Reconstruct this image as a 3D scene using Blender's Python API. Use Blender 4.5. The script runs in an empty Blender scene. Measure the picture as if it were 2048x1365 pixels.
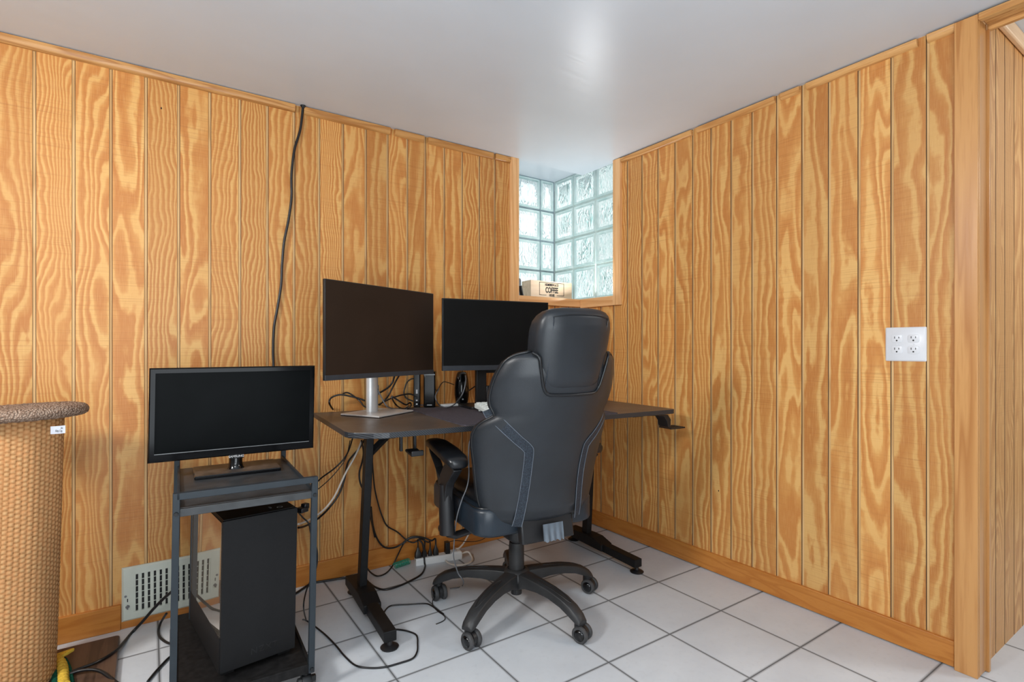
import bpy, math, random
from mathutils import Vector, Matrix
random.seed(7)
S = bpy.context.scene
COL = S.collection
PI = math.pi
R = math.radians

# ------------------------------------------------------------------ helpers
def lin(c):
    if isinstance(c, (int, float)): c = (c, c, c)
    out = []
    for x in c:
        x = x / 255.0
        out.append(x / 12.92 if x <= 0.04045 else ((x + 0.055) / 1.055) ** 2.4)
    return (out[0], out[1], out[2], 1.0)

class NT:
    def __init__(s, name):
        s.m = bpy.data.materials.new(name); s.m.use_nodes = True
        s.t = s.m.node_tree; s.t.nodes.clear()
        s.out = s.n('ShaderNodeOutputMaterial')
    def n(s, typ, **kw):
        nd = s.t.nodes.new(typ)
        for k, v in kw.items(): setattr(nd, k, v)
        return nd
    def put(s, sock, v):
        if isinstance(v, bpy.types.NodeSocket): s.t.links.new(v, sock)
        elif v is not None: sock.default_value = v
    def math(s, op, a, b=None, c=None, clamp=False):
        nd = s.n('ShaderNodeMath', operation=op); nd.use_clamp = clamp
        s.put(nd.inputs[0], a); s.put(nd.inputs[1], b)
        if c is not None: s.put(nd.inputs[2], c)
        return nd.outputs[0]
    def vec(s, x, y, z):
        nd = s.n('ShaderNodeCombineXYZ')
        for i, q in enumerate((x, y, z)): s.put(nd.inputs[i], q)
        return nd.outputs[0]
    def noise(s, vec, scale=1.0, detail=2.0, rough=0.5, dist=0.0):
        nd = s.n('ShaderNodeTexNoise')
        s.put(nd.inputs['Vector'], vec)
        nd.inputs['Scale'].default_value = scale; nd.inputs['Detail'].default_value = detail
        nd.inputs['Roughness'].default_value = rough; nd.inputs['Distortion'].default_value = dist
        return nd.outputs['Fac']
    def ramp(s, fac, stops, interp='LINEAR'):
        nd = s.n('ShaderNodeValToRGB'); cr = nd.color_ramp; cr.interpolation = interp
        while len(cr.elements) < len(stops): cr.elements.new(0.5)
        for e, (p, c) in zip(cr.elements, stops): e.position = p; e.color = c
        s.put(nd.inputs[0], fac); return nd.outputs[0]
    def mix(s, fac, a, b, blend='MIX'):
        nd = s.n('ShaderNodeMix', data_type='RGBA', blend_type=blend)
        s.put(nd.inputs[0], fac); s.put(nd.inputs[6], a); s.put(nd.inputs[7], b)
        return nd.outputs[2]
    def obj(s):
        nd = s.n('ShaderNodeTexCoord'); sp = s.n('ShaderNodeSeparateXYZ')
        s.t.links.new(nd.outputs['Object'], sp.inputs[0])
        return nd.outputs['Object'], sp.outputs[0], sp.outputs[1], sp.outputs[2]
    def bump(s, h, strength=0.3, dist=0.01):
        nd = s.n('ShaderNodeBump'); nd.inputs['Strength'].default_value = strength
        nd.inputs['Distance'].default_value = dist
        s.put(nd.inputs['Height'], h); return nd.outputs[0]
    def pbsdf(s, color, rough=0.5, spec=0.5, metal=0.0, normal=None, **kw):
        b = s.n('ShaderNodeBsdfPrincipled')
        s.put(b.inputs['Base Color'], color); s.put(b.inputs['Roughness'], rough)
        s.put(b.inputs['Specular IOR Level'], spec); s.put(b.inputs['Metallic'], metal)
        if normal is not None: s.put(b.inputs['Normal'], normal)
        for k, v in kw.items(): s.put(b.inputs[k.replace('_', ' ')], v)
        s.t.links.new(b.outputs[0], s.out.inputs[0]); return s.m

def plain(name, c, rough=0.5, spec=0.5, metal=0.0, var=0.12, scale=30, bump=0.0, **kw):
    t = NT(name); co, x, y, z = t.obj()
    n = t.noise(co, scale, 3)
    l = lin(c); d = tuple(q * (1 - var) for q in l[:3]) + (1,); h = tuple(min(1, q * (1 + var)) for q in l[:3]) + (1,)
    col = t.ramp(n, [(0.3, d), (0.7, h)])
    nm = t.bump(t.noise(co, scale * 6, 2), bump, 0.002) if bump else None
    return t.pbsdf(col, rough, spec, metal, nm, **kw)

class MB:
    def __init__(s): s.v = []; s.f = []; s.mi = []
    def add(s, vs, fs, mat=0):
        o = len(s.v); s.v += [tuple(q) for q in vs]
        for f in fs: s.f.append(tuple(i + o for i in f)); s.mi.append(mat)
        return s
    def box(s, c, d, rz=0, mat=0, M=None):
        hx, hy, hz = d[0] / 2, d[1] / 2, d[2] / 2
        vs = [Vector((x, y, z)) for z in (-hz, hz) for y in (-hy, hy) for x in (-hx, hx)]
        m = M if M else Matrix.Rotation(rz, 3, 'Z')
        vs = [m @ q + Vector(c) for q in vs]
        return s.add(vs, [(0, 2, 3, 1), (4, 5, 7, 6), (0, 1, 5, 4), (2, 6, 7, 3), (0, 4, 6, 2), (1, 3, 7, 5)], mat)
    def bx(s, x0, x1, y0, y1, z0, z1, mat=0):
        return s.box(((x0 + x1) / 2, (y0 + y1) / 2, (z0 + z1) / 2), (abs(x1 - x0), abs(y1 - y0), abs(z1 - z0)), 0, mat)
    def loft(s, loops, cap0=True, cap1=True, closed=True, mat=0):
        n = len(loops[0]); vs = [p for l in loops for p in l]; fs = []
        for i in range(len(loops) - 1):
            for j in range(n if closed else n - 1):
                k = (j + 1) % n
                fs.append((i * n + j, i * n + k, (i + 1) * n + k, (i + 1) * n + j))
        if cap0: fs.append(tuple(range(n - 1, -1, -1)))
        if cap1: fs.append(tuple((len(loops) - 1) * n + j for j in range(n)))
        return s.add(vs, fs, mat)
    def tube(s, path, r, n=10, mat=0, flat=1.0, cap=True):
        pts = [Vector(p) for p in path]; loops = []; up = None
        for i, p in enumerate(pts):
            d = (pts[min(i + 1, len(pts) - 1)] - pts[max(i - 1, 0)]).normalized()
            if up is None:
                up = Vector((0, 0, 1)) if abs(d.z) < 0.9 else Vector((1, 0, 0))
            a = d.cross(up).normalized(); b = a.cross(d).normalized(); up = b
            rr = r[i] if isinstance(r, (list, tuple)) else r
            loops.append([p + a * rr * math.cos(2 * PI * k / n) + b * rr * flat * math.sin(2 * PI * k / n) for k in range(n)])
        return s.loft(loops, cap, cap, True, mat)
    def cyl(s, p0, p1, r, r1=None, n=20, mat=0):
        return s.tube([p0, p1], [r, r if r1 is None else r1], n, mat)
    def lathe(s, prof, c=(0, 0, 0), n=24, axis='Z', mat=0):
        loops = []
        for (r, h) in prof:
            l = []
            for k in range(n):
                a = 2 * PI * k / n
                if axis == 'Z': q = (r * math.cos(a), r * math.sin(a), h)
                elif axis == 'Y': q = (r * math.cos(a), h, -r * math.sin(a))
                else: q = (h, r * math.cos(a), r * math.sin(a))
                l.append((q[0] + c[0], q[1] + c[1], q[2] + c[2]))
            loops.append(l)
        return s.loft(loops, True, True, True, mat)
    def prism(s, poly, z0, z1, mat=0):
        return s.loft([[(x, y, z0) for x, y in poly], [(x, y, z1) for x, y in poly]], mat=mat)
    def prism_f(s, poly, fn, a, b, mat=0):
        return s.loft([[fn(p[0], p[1], a) for p in poly], [fn(p[0], p[1], b) for p in poly]], mat=mat)
    def tf(s, fn):
        s.v = [tuple(fn(*p)) for p in s.v]; return s
    def build(s, name, mats, parent=None, bevel=0.0, smooth=40, seg=2, sub=0):
        me = bpy.data.meshes.new(name); me.from_pydata(s.v, [], s.f); me.validate()
        if not isinstance(mats, (list, tuple)): mats = [mats]
        for m in mats: me.materials.append(m)
        if len(mats) > 1:
            for p, i in zip(me.polygons, s.mi): p.material_index = i
        import bmesh
        bm = bmesh.new(); bm.from_mesh(me); bmesh.ops.recalc_face_normals(bm, faces=bm.faces[:]); bm.to_mesh(me); bm.free()
        o = bpy.data.objects.new(name, me); COL.objects.link(o)
        if parent: o.parent = parent
        if smooth:
            me.shade_smooth()
            if not sub: me.set_sharp_from_angle(angle=R(smooth))
        if bevel:
            b = o.modifiers.new('bevel', 'BEVEL'); b.width = bevel; b.segments = seg; b.limit_method = 'ANGLE'; b.angle_limit = R(40)
        if sub:
            b = o.modifiers.new('sub', 'SUBSURF'); b.levels = sub; b.render_levels = sub
        return o

def tag(o, label, cat, group=None):
    o['label'] = label; o['category'] = cat
    if group: o['group'] = group
    return o
def thing(name, label, cat, loc=(0, 0, 0), rz=0.0, group=None):
    o = bpy.data.objects.new(name, None); COL.objects.link(o)
    o.location = loc; o.rotation_euler = (0, 0, rz); o.empty_display_size = 0.05
    return tag(o, label, cat, group)
def struct(o, label=None):
    o['kind'] = 'structure'
    if label: o['label'] = label
    return o
def smooth_path(pts, k=6):
    P = [Vector(p) for p in pts]
    if len(P) < 3: return P
    out = []
    for i in range(len(P) - 1):
        p0 = P[max(i - 1, 0)]; p1 = P[i]; p2 = P[i + 1]; p3 = P[min(i + 2, len(P) - 1)]
        for j in range(k):
            t = j / k
            out.append(0.5 * ((2 * p1) + (p2 - p0) * t + (2 * p0 - 5 * p1 + 4 * p2 - p3) * t * t + (3 * p1 - p0 - 3 * p2 + p3) * t ** 3))
    out.append(P[-1]); return out
def cable(name, label, cat, pts, r, mat, group=None, k=6, parent=None):
    b = MB(); b.tube(smooth_path(pts, k), r, 8)
    o = b.build(name, mat, parent, smooth=60)
    if parent is None: tag(o, label, cat, group or {'floor_cable': 'loose cables on the floor', 'desk_cable': 'cables hanging from the desk', 'monitor_cable': 'cables behind the left monitor', 'thin_cable': 'cables behind the left monitor', 'signal_cable': 'cables behind the left monitor', 'speaker_cable': 'cables round the speaker'}.get(name))
    return o
def text(name, body, size, M, mat, parent, extr=0.0004, sx=1.0, al='CENTER', sp=1.0, shear=0.0, bold=0.0):
    c = bpy.data.curves.new(name, 'FONT'); c.body = body; c.size = size; c.extrude = extr
    c.align_x = al; c.align_y = 'CENTER'; c.space_character = sp; c.materials.append(mat)
    c.shear = shear; c.offset = bold
    tmp = bpy.data.objects.new(name, c); COL.objects.link(tmp)
    me = bpy.data.meshes.new_from_object(tmp); bpy.data.objects.remove(tmp)
    o = bpy.data.objects.new(name, me); COL.objects.link(o); o.parent = parent
    me.transform(M @ Matrix.Diagonal((sx, 1, 1, 1))); return o
def frame_M(loc, xdir, ydir):
    x = Vector(xdir).normalized(); y = Vector(ydir).normalized(); z = x.cross(y)
    return Matrix(((x.x, y.x, z.x, loc[0]), (x.y, y.y, z.y, loc[1]), (x.z, y.z, z.z, loc[2]), (0, 0, 0, 1)))
def rrect(w, h, r, n=5, cx=0, cy=0):
    out = []
    for sx, sy, a0 in ((1, 1, 0), (-1, 1, 90), (-1, -1, 180), (1, -1, 270)):
        for i in range(n + 1):
            a = R(a0 + 90 * i / n)
            out.append((cx + sx * (w / 2 - r) + r * math.cos(a), cy + sy * (h / 2 - r) + r * math.sin(a)))
    return out

# ------------------------------------------------------------------ materials
def wood_panel(name, axis, u0, pitch, tan, mid, dark, seed, kmin=4.0, kmax=11.0, kerf=0.30, slope=7.5):
    t = NT(name); co, x, y, z = t.obj()
    u = {'x': x, 'y': y}[axis]
    q = t.math('DIVIDE', t.math('SUBTRACT', u, u0), pitch)
    bid = t.math('FLOOR', q)
    wn = t.n('ShaderNodeTexWhiteNoise', noise_dimensions='1D'); t.put(wn.inputs['W'], t.math('ADD', bid, seed))
    sp = t.n('ShaderNodeSeparateXYZ'); t.t.links.new(wn.outputs['Color'], sp.inputs[0])
    r1, r2, r3 = sp.outputs[0], sp.outputs[1], sp.outputs[2]
    # edge wobble of the rings
    wob = t.noise(t.vec(t.math('MULTIPLY', u, 60), t.math('MULTIPLY', z, 26), r1), 1.0, 2)
    warp = t.noise(t.vec(t.math('MULTIPLY', u, 7), t.math('MULTIPLY', z, 9.0), t.math('MULTIPLY', r2, 31)), 1.0, 2.0)
    # cathedral field: long in z, short in u, its own slice for every board
    base = t.noise(t.vec(t.math('MULTIPLY', u, 8.5), t.math('MULTIPLY', z, t.math('ADD', 1.0, t.math('MULTIPLY', r3, 1.3))), t.math('MULTIPLY', r1, 60)), 1.0, 1.2, 0.45, 0.25)
    mid_n = t.noise(t.vec(t.math('MULTIPLY', u, 24), t.math('MULTIPLY', z, 5.0), t.math('MULTIPLY', r2, 40)), 1.0, 1.0)
    K = t.math('ADD', kmin, t.math('MULTIPLY', r2, kmax - kmin))
    sl = t.math('ADD', 1.0, t.math('MULTIPLY', t.math('POWER', r3, 1.8), slope))
    f = t.math('MULTIPLY', base, K)
    f = t.math('ADD', f, t.math('MULTIPLY', q, sl))
    f = t.math('ADD', f, t.math('MULTIPLY', t.math('MULTIPLY', warp, sl), 0.22))
    f = t.math('ADD', f, t.math('MULTIPLY', mid_n, 1.1))
    f = t.math('ADD', f, t.math('MULTIPLY', wob, 0.34))
    ring = t.math('FRACT', f)
    col = t.ramp(ring, [(0.0, lin(mid)), (0.10, lin(tan)), (0.30, lin(tan)), (0.46, lin(mid)), (0.74, lin(dark)), (0.92, lin(dark)), (1.0, lin(mid))])
    big = t.noise(t.vec(t.math('MULTIPLY', u, 5), t.math('MULTIPLY', z, 1.6), t.math('MULTIPLY', r3, 9)), 1.0, 2)
    col = t.mix(t.ramp(big, [(0.4, (0, 0, 0, 1)), (0.75, (0.5, 0.5, 0.5, 1))]), col, lin(mid))
    bright = t.math('ADD', 0.88, t.math('MULTIPLY', r2, 0.22))
    br = t.n('ShaderNodeCombineXYZ')
    for i in range(3): t.put(br.inputs[i], bright)
    col = t.mix(1.0, col, br.outputs[0], 'MULTIPLY')
    kf = t.noise(t.vec(t.math('MULTIPLY', u, 2.2), 3.1, t.math('MULTIPLY', z, 330)), 1.0, 1.5)
    kmask = t.noise(t.vec(t.math('MULTIPLY', u, 6), 9.1, t.math('MULTIPLY', z, 3)), 1.0, 1.0)
    kk = t.math('MULTIPLY', t.ramp(kf, [(0.54, (0, 0, 0, 1)), (0.64, (1, 1, 1, 1))]), t.ramp(kmask, [(0.35, (0.25, 0.25, 0.25, 1)), (0.65, (1, 1, 1, 1))]))
    fib = t.noise(t.vec(t.math('MULTIPLY', u, 420), 1.0, t.math('MULTIPLY', z, 16)), 1.0, 2)
    col = t.mix(t.math('MULTIPLY', kk, kerf), col, lin((150, 88, 42)))
    col = t.mix(t.math('MULTIPLY', t.ramp(fib, [(0.5, (0, 0, 0, 1)), (0.75, (1, 1, 1, 1))]), 0.25), col, lin((226, 184, 122)))
    # nail holes and knots
    vo = t.n('ShaderNodeTexVoronoi'); t.put(vo.inputs['Vector'], t.vec(t.math('MULTIPLY', u, 5.3), 0.2, t.math('MULTIPLY', z, 3.1)))
    vo.inputs['Scale'].default_value = 1.0
    dot = t.math('LESS_THAN', vo.outputs['Distance'], 0.013)
    col = t.mix(dot, col, lin((48, 28, 16)))
    h = t.math('ADD', t.math('MULTIPLY', kk, -0.6), t.math('MULTIPLY', ring, 0.25))
    return t.pbsdf(col, 0.42, 0.35, 0, t.bump(h, 0.25, 0.0015))

def wood_plain(name, axis_long, tan, dark, rings=60, rough=0.35, stretch=0.06, mixlow=0.35):
    t = NT(name); co, x, y, z = t.obj()
    k = {'x': (stretch, 1, 1), 'y': (1, stretch, 1), 'z': (1, 1, stretch)}[axis_long]
    v = t.vec(t.math('MULTIPLY', x, k[0]), t.math('MULTIPLY', y, k[1]), t.math('MULTIPLY', z, k[2]))
    n = t.noise(v, rings * 0.45, 2, 0.5, 0.4); fine = t.noise(v, rings * 6, 2)
    r = t.math('FRACT', t.math('MULTIPLY', n, 5))
    col = t.ramp(r, [(0, lin(tan)), (mixlow, lin(tan)), (0.85, lin(dark)), (1, lin(tan))])
    col = t.mix(t.math('MULTIPLY', t.ramp(fine, [(0.5, (0, 0, 0, 1)), (0.68, (1, 1, 1, 1))]), 0.4), col, lin(dark))
    return t.pbsdf(col, rough, 0.4, 0, t.bump(fine, 0.1, 0.001))

TAN, MID, DRK = (214, 166, 100), (198, 138, 74), (186, 120, 60)
M_wall_l = wood_panel('panel_wood_left', 'x', -2.481, 0.1055, TAN, MID, DRK, 3.3)
M_wall_r = wood_panel('panel_wood_right', 'y', -1.7355, 0.1047, (219, 171, 104), (202, 142, 77), (190, 124, 63), 21.7, 4.0, 9.0, slope=5.0)
M_groove = wood_plain('groove_tan', 'z', (214, 174, 120), (190, 146, 92), 40, 0.5)
M_gside = plain('groove_shadow', (78, 52, 30), 0.7)
M_base = wood_plain('baseboard_wood', 'x', (190, 124, 56), (176, 108, 44), 40, 0.35, 0.12)
M_base_r = wood_plain('baseboard_wood_right', 'y', (190, 124, 56), (176, 108, 44), 40, 0.35, 0.12)
M_trim = wood_plain('cove_wood', 'x', (196, 146, 88), (166, 112, 60), 60, 0.3)
M_trim_r = wood_plain('cove_wood_right', 'y', (214, 164, 104), (186, 130, 74), 60, 0.3)
M_oak = wood_plain('casing_oak', 'z', (200, 146, 88), (176, 118, 64), 26, 0.3, 0.05, 0.5)
M_case = wood_plain('window_casing_pine', 'z', (232, 184, 130), (214, 158, 102), 30, 0.35)
M_case_x = wood_plain('window_sill_pine', 'x', (232, 182, 128), (214, 156, 100), 30, 0.35)
M_case_y = wood_plain('window_sill_pine_side', 'y', (232, 182, 128), (214, 156, 100), 30, 0.35)
M_pale = wood_plain('pale_pine', 'x', (236, 200, 160), (220, 178, 134), 30, 0.4)

def ceiling_mat():
    t = NT('ceiling_paint'); co, x, y, z = t.obj()
    n = t.noise(co, 2.5, 3); n2 = t.noise(t.vec(t.math('MULTIPLY', x, 1.2), t.math('MULTIPLY', y, 26), z), 1.0, 3)
    col = t.ramp(n, [(0.3, lin((208, 217, 226))), (0.7, lin((214, 223, 232)))])
    h = t.math('ADD', t.math('MULTIPLY', n2, 0.5), n)
    return t.pbsdf(col, 0.33, 0.35, 0, t.bump(h, 0.12, 0.01))
M_ceil = ceiling_mat()

def tile_mat():
    t = NT('floor_tile'); co, x, y, z = t.obj()
    def g(u, off, p):
        fr = t.math('FRACT', t.math('DIVIDE', t.math('SUBTRACT', u, off), p))
        d = t.math('MINIMUM', fr, t.math('SUBTRACT', 1.0, fr))
        return t.math('MULTIPLY', d, p), t.math('FLOOR', t.math('DIVIDE', t.math('SUBTRACT', u, off), p))
    dx, ix = g(x, -0.2865, 0.3075); dy, iy = g(y, -0.2225, 0.3117)
    d = t.math('MINIMUM', dx, dy)
    wn = t.n('ShaderNodeTexWhiteNoise', noise_dimensions='2D'); t.put(wn.inputs['Vector'], t.vec(ix, iy, 0))
    n = t.noise(co, 5, 4, 0.6); n2 = t.noise(co, 45, 3, 0.6)
    c = t.ramp(n, [(0.3, lin((199, 204, 210))), (0.7, lin((211, 216, 221)))])
    c = t.mix(t.ramp(n2, [(0.55, (0, 0, 0, 1)), (0.8, (0.45, 0.45, 0.45, 1))]), c, lin((188, 193, 198)))
    c = t.mix(t.math('MULTIPLY', wn.outputs['Value'], 0.14), c, lin((182, 187, 193)))
    grout = t.ramp(d, [(0.0030, (1, 1, 1, 1)), (0.0044, (0, 0, 0, 1))])
    c = t.mix(grout, c, lin((66, 66, 66)))
    h = t.ramp(d, [(0.002, (0, 0, 0, 1)), (0.006, (1, 1, 1, 1))])
    return t.pbsdf(c, t.math('ADD', 0.32, t.math('MULTIPLY', grout, 0.5)), 0.4, 0, t.bump(h, 0.3, 0.002))
M_floor = tile_mat()

def leather(name, c, rough=0.36, bs=0.12):
    t = NT(name); co, x, y, z = t.obj()
    v = t.n('ShaderNodeTexVoronoi'); t.put(v.inputs['Vector'], co); v.inputs['Scale'].default_value = 420
    n = t.noise(co, 9, 3); l = lin(c)
    col = t.ramp(n, [(0.3, tuple(q * 0.85 for q in l[:3]) + (1,)), (0.7, tuple(q * 1.2 for q in l[:3]) + (1,))])
    return t.pbsdf(col, rough, 0.5, 0, t.bump(v.outputs['Distance'], bs, 0.001))
M_leather = leather('black_leather', (34, 38, 43), 0.38)
M_leather_blue = leather('blue_black_leather', (30, 39, 48), 0.34)
M_leather_dk = leather('dark_leather', (22, 24, 27), 0.3)
def band_mat():
    t = NT('quilted_band'); co, x, y, z = t.obj()
    v = t.n('ShaderNodeTexVoronoi'); t.put(v.inputs['Vector'], co); v.inputs['Scale'].default_value = 260
    c = t.ramp(v.outputs['Distance'], [(0.1, lin((52, 62, 74))), (0.6, lin((30, 37, 46)))])
    return t.pbsdf(c, 0.5, 0.4, 0, t.bump(v.outputs['Distance'], 0.5, 0.002))
M_band = band_mat()
M_stitch = plain('pale_stitching', (98, 106, 116), 0.7)
M_blkplastic = plain('black_plastic', (26, 26, 28), 0.42, 0.5, var=0.15, scale=14)
M_basegrey = plain('worn_black_nylon', (40, 40, 41), 0.48, 0.45, var=0.25, scale=18, bump=0.06)
M_wheel = plain('caster_rubber', (62, 62, 63), 0.6, 0.4, var=0.3, scale=40)
M_gloss = plain('gloss_black', (12, 12, 14), 0.12, 0.5, var=0.1)
M_tvgloss = plain('tv_gloss_black', (11, 11, 13), 0.12, 0.16, var=0.1)
M_screen = plain('screen_black', (9, 11, 12), 0.25, 0.03, var=0.25, scale=8)
M_screen_br = plain('screen_brown_black', (48, 37, 30), 0.3, 0.06, var=0.08, scale=6)
M_screen_ac = plain('screen_charcoal', (24, 24, 24), 0.3, 0.05, var=0.08, scale=6)
M_bezel = plain('bezel_black', (20, 21, 23), 0.38, 0.4)
M_bezel_gr = plain('bezel_grey', (48, 52, 58), 0.45, 0.4)
M_silver = plain('brushed_silver', (206, 206, 206), 0.34, 0.5, 0.35, var=0.04)
M_silver_dk = plain('dark_silver', (120, 122, 124), 0.4, 0.5, 0.3)  # darker silver tone for levers, screws, badges and seams
M_steel = plain('painted_steel', (40, 47, 53), 0.42, 0.3, var=0.1, scale=20)
M_shelf = plain('dusty_shelf', (54, 56, 58), 0.42, 0.45, var=0.3, scale=22)
M_dust = plain('dusty_gloss', (74, 66, 60), 0.4, 0.5, var=0.5, scale=35)
M_shelf_dk = plain('lower_shelf', (28, 27, 27), 0.6, 0.15, var=0.4, scale=60)
M_pc = plain('case_steel', (30, 30, 31), 0.55, 0.15, var=0.05, scale=90)
M_pc_dk = plain('case_dark', (16, 16, 17), 0.5, 0.3)
def mirror_glass():
    t = NT('tinted_side_glass'); co, x, y, z = t.obj()
    n = t.noise(co, 3, 1)
    return t.pbsdf(t.ramp(n, [(0.3, lin((188, 176, 162))), (0.7, lin((196, 184, 170)))]), 0.015, 0.9, 0.86)
M_glass = mirror_glass()
M_deskmetal = plain('black_powder_coat', (22, 22, 23), 0.5, 0.25, var=0.2, scale=60)
def desk_mat():
    t = NT('carbon_desk_top'); co, x, y, z = t.obj()
    ch = t.n('ShaderNodeTexChecker'); t.put(ch.inputs['Vector'], co); ch.inputs['Scale'].default_value = 170
    ch.inputs['Color1'].default_value = lin((66, 58, 53)); ch.inputs['Color2'].default_value = lin((84, 75, 69))
    n = t.noise(co, 6, 5, 0.65); n2 = t.noise(co, 60, 4, 0.7)
    c = t.mix(t.ramp(n, [(0.45, (0, 0, 0, 1)), (0.8, (0.4, 0.4, 0.4, 1))]), ch.outputs[0], lin((110, 100, 92)))
    c = t.mix(t.ramp(n2, [(0.62, (0, 0, 0, 1)), (0.78, (0.5, 0.5, 0.5, 1))]), c, lin((150, 140, 132)))
    return t.pbsdf(c, t.math('ADD', 0.26, t.math('MULTIPLY', n, 0.25)), 0.5)
M_desk = desk_mat()
def carbon_edge():
    t = NT('carbon_edge'); co, x, y, z = t.obj()
    s = t.math('FRACT', t.math('MULTIPLY', t.math('ADD', t.math('ADD', x, y), t.math('MULTIPLY', z, 1.2)), 110))
    c = t.ramp(s, [(0.35, lin((26, 27, 30))), (0.65, lin((58, 61, 66)))])
    return t.pbsdf(c, 0.35, 0.5)
M_carbon = carbon_edge()
M_mat = plain('desk_mat_cloth', (74, 70, 77), 0.85, 0.2, var=0.15, scale=80, bump=0.1)
M_white = plain('white_plastic', (226, 228, 228), 0.35, 0.5, var=0.03)
M_keys = plain('white_keys', (224, 232, 230), 0.4, 0.5, var=0.03)
M_outlet = plain('outlet_white', (214, 214, 217), 0.3, 0.5, var=0.02)
M_hole = plain('slot_black', (14, 14, 14), 0.6)
M_vent = plain('vent_enamel', (203, 208, 196), 0.4, 0.45, var=0.06, scale=12)
M_cable = plain('black_cable', (18, 18, 20), 0.4, 0.5)
M_cable_wh = plain('white_cable', (222, 214, 204), 0.45, 0.5, var=0.05)
M_cable_gr = plain('grey_cable', (96, 98, 102), 0.45, 0.5)
M_green = plain('green_spring_plastic', (30, 140, 112), 0.3, 0.6)
M_metalring = plain('bright_ring', (200, 200, 200), 0.25, 0.6, 0.6)
M_ink = plain('black_ink', (34, 31, 29), 0.7)
M_ink_white = plain('white_print', (220, 220, 222), 0.5)
M_ink_grey = plain('dark_badge', (20, 20, 21), 0.3, 0.5)
M_ink_gold = plain('badge_tan', (186, 160, 140), 0.4)
M_flap = plain('grey_blue_flap', (88, 98, 108), 0.5, 0.4, var=0.1)
M_tag = plain('woven_tag', (190, 195, 206), 0.7, 0.2, var=0.04)
M_yarn_y = plain('yellow_yarn', (222, 184, 70), 0.9, 0.1, var=0.2, scale=160, bump=0.6)
M_yarn_g = plain('green_yarn', (20, 76, 60), 0.9, 0.1, var=0.25, scale=160, bump=0.6)
M_board = wood_plain('dark_laminate', 'y', (88, 66, 54), (60, 44, 36), 30, 0.35)
M_boxwood = wood_plain('coffee_box_wood', 'x', (232, 208, 180), (214, 186, 154), 26, 0.5)
M_greycase = plain('grey_case', (88, 90, 94), 0.4)

def carpet():
    t = NT('brown_carpet_pile'); co, x, y, z = t.obj()
    v = t.n('ShaderNodeTexVoronoi'); t.put(v.inputs['Vector'], co); v.inputs['Scale'].default_value = 190
    n = t.noise(co, 30, 3)
    c = t.ramp(v.outputs['Distance'], [(0.05, lin((196, 174, 156))), (0.7, lin((132, 108, 92)))])
    c = t.mix(t.math('MULTIPLY', n, 0.4), c, lin((140, 116, 98)))
    return t.pbsdf(c, 0.95, 0.1, 0, t.bump(v.outputs['Distance'], 1.0, 0.006))
M_carpet = carpet()
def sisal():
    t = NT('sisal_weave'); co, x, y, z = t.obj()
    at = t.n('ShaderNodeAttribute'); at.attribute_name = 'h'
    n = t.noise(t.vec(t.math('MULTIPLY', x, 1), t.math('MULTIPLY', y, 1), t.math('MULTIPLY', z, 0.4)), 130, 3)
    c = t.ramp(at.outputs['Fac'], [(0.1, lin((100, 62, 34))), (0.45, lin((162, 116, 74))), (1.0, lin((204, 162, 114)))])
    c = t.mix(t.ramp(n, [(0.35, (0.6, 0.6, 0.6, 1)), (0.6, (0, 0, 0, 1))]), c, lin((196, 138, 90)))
    f = t.noise(co, 500, 2)
    return t.pbsdf(c, 0.9, 0.1, 0, t.bump(f, 0.5, 0.002))
M_sisal = sisal()

def glass_block(name, lo, md):
    t = NT(name); co, x, y, z = t.obj()
    w = t.noise(t.vec(t.math('MULTIPLY', t.math('ADD', x, y), 1.0), t.math('SUBTRACT', x, y), t.math('MULTIPLY', z, 0.55)), 17, 2.0, 0.5, 1.6)
    h = t.math('ABSOLUTE', t.math('SUBTRACT', w, 0.5))
    nm = t.bump(h, 1.0, 0.05)
    w2 = t.noise(t.vec(t.math('MULTIPLY', t.math('ADD', x, y), 1.0), t.math('SUBTRACT', x, y), t.math('MULTIPLY', z, 0.4)), 30, 2.0, 0.5, 2.5)
    c = t.ramp(t.math('ADD', t.math('MULTIPLY', w, 0.5), t.math('MULTIPLY', w2, 0.5)), [(0.36, lin(lo)), (0.44, lin((232, 244, 243))), (0.5, lin(md)), (0.56, lin((246, 252, 251))), (0.66, lin(lo))])  # bright and dim streaks of refracted light put into the glass colour
    gl = t.n('ShaderNodeBsdfGlass'); t.put(gl.inputs['Color'], c); gl.inputs['Roughness'].default_value = 0.12; gl.inputs['IOR'].default_value = 1.3; t.put(gl.inputs['Normal'], nm)
    tr = t.n('ShaderNodeBsdfTranslucent'); t.put(tr.inputs['Color'], c); t.put(tr.inputs['Normal'], nm)
    mx = t.n('ShaderNodeMixShader'); mx.inputs[0].default_value = 0.45
    t.t.links.new(gl.outputs[0], mx.inputs[1]); t.t.links.new(tr.outputs[0], mx.inputs[2])
    t.t.links.new(mx.outputs[0], t.out.inputs[0]); return t.m
M_block = glass_block('glass_block_clear', (212, 234, 236), (238, 248, 248)); M_block2 = glass_block('glass_block_wavy', (160, 200, 196), (206, 230, 227))
def block_rim():
    t = NT('glass_block_rim'); co, x, y, z = t.obj()
    c = t.ramp(t.noise(co, 12, 2), [(0.3, lin((196, 220, 218))), (0.7, lin((226, 240, 238)))])
    gl = t.n('ShaderNodeBsdfGlossy'); t.put(gl.inputs['Color'], c); gl.inputs['Roughness'].default_value = 0.2
    tr = t.n('ShaderNodeBsdfTranslucent'); t.put(tr.inputs['Color'], c)
    mx = t.n('ShaderNodeMixShader'); mx.inputs[0].default_value = 0.75
    t.t.links.new(gl.outputs[0], mx.inputs[1]); t.t.links.new(tr.outputs[0], mx.inputs[2])
    t.t.links.new(mx.outputs[0], t.out.inputs[0]); return t.m
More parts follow.
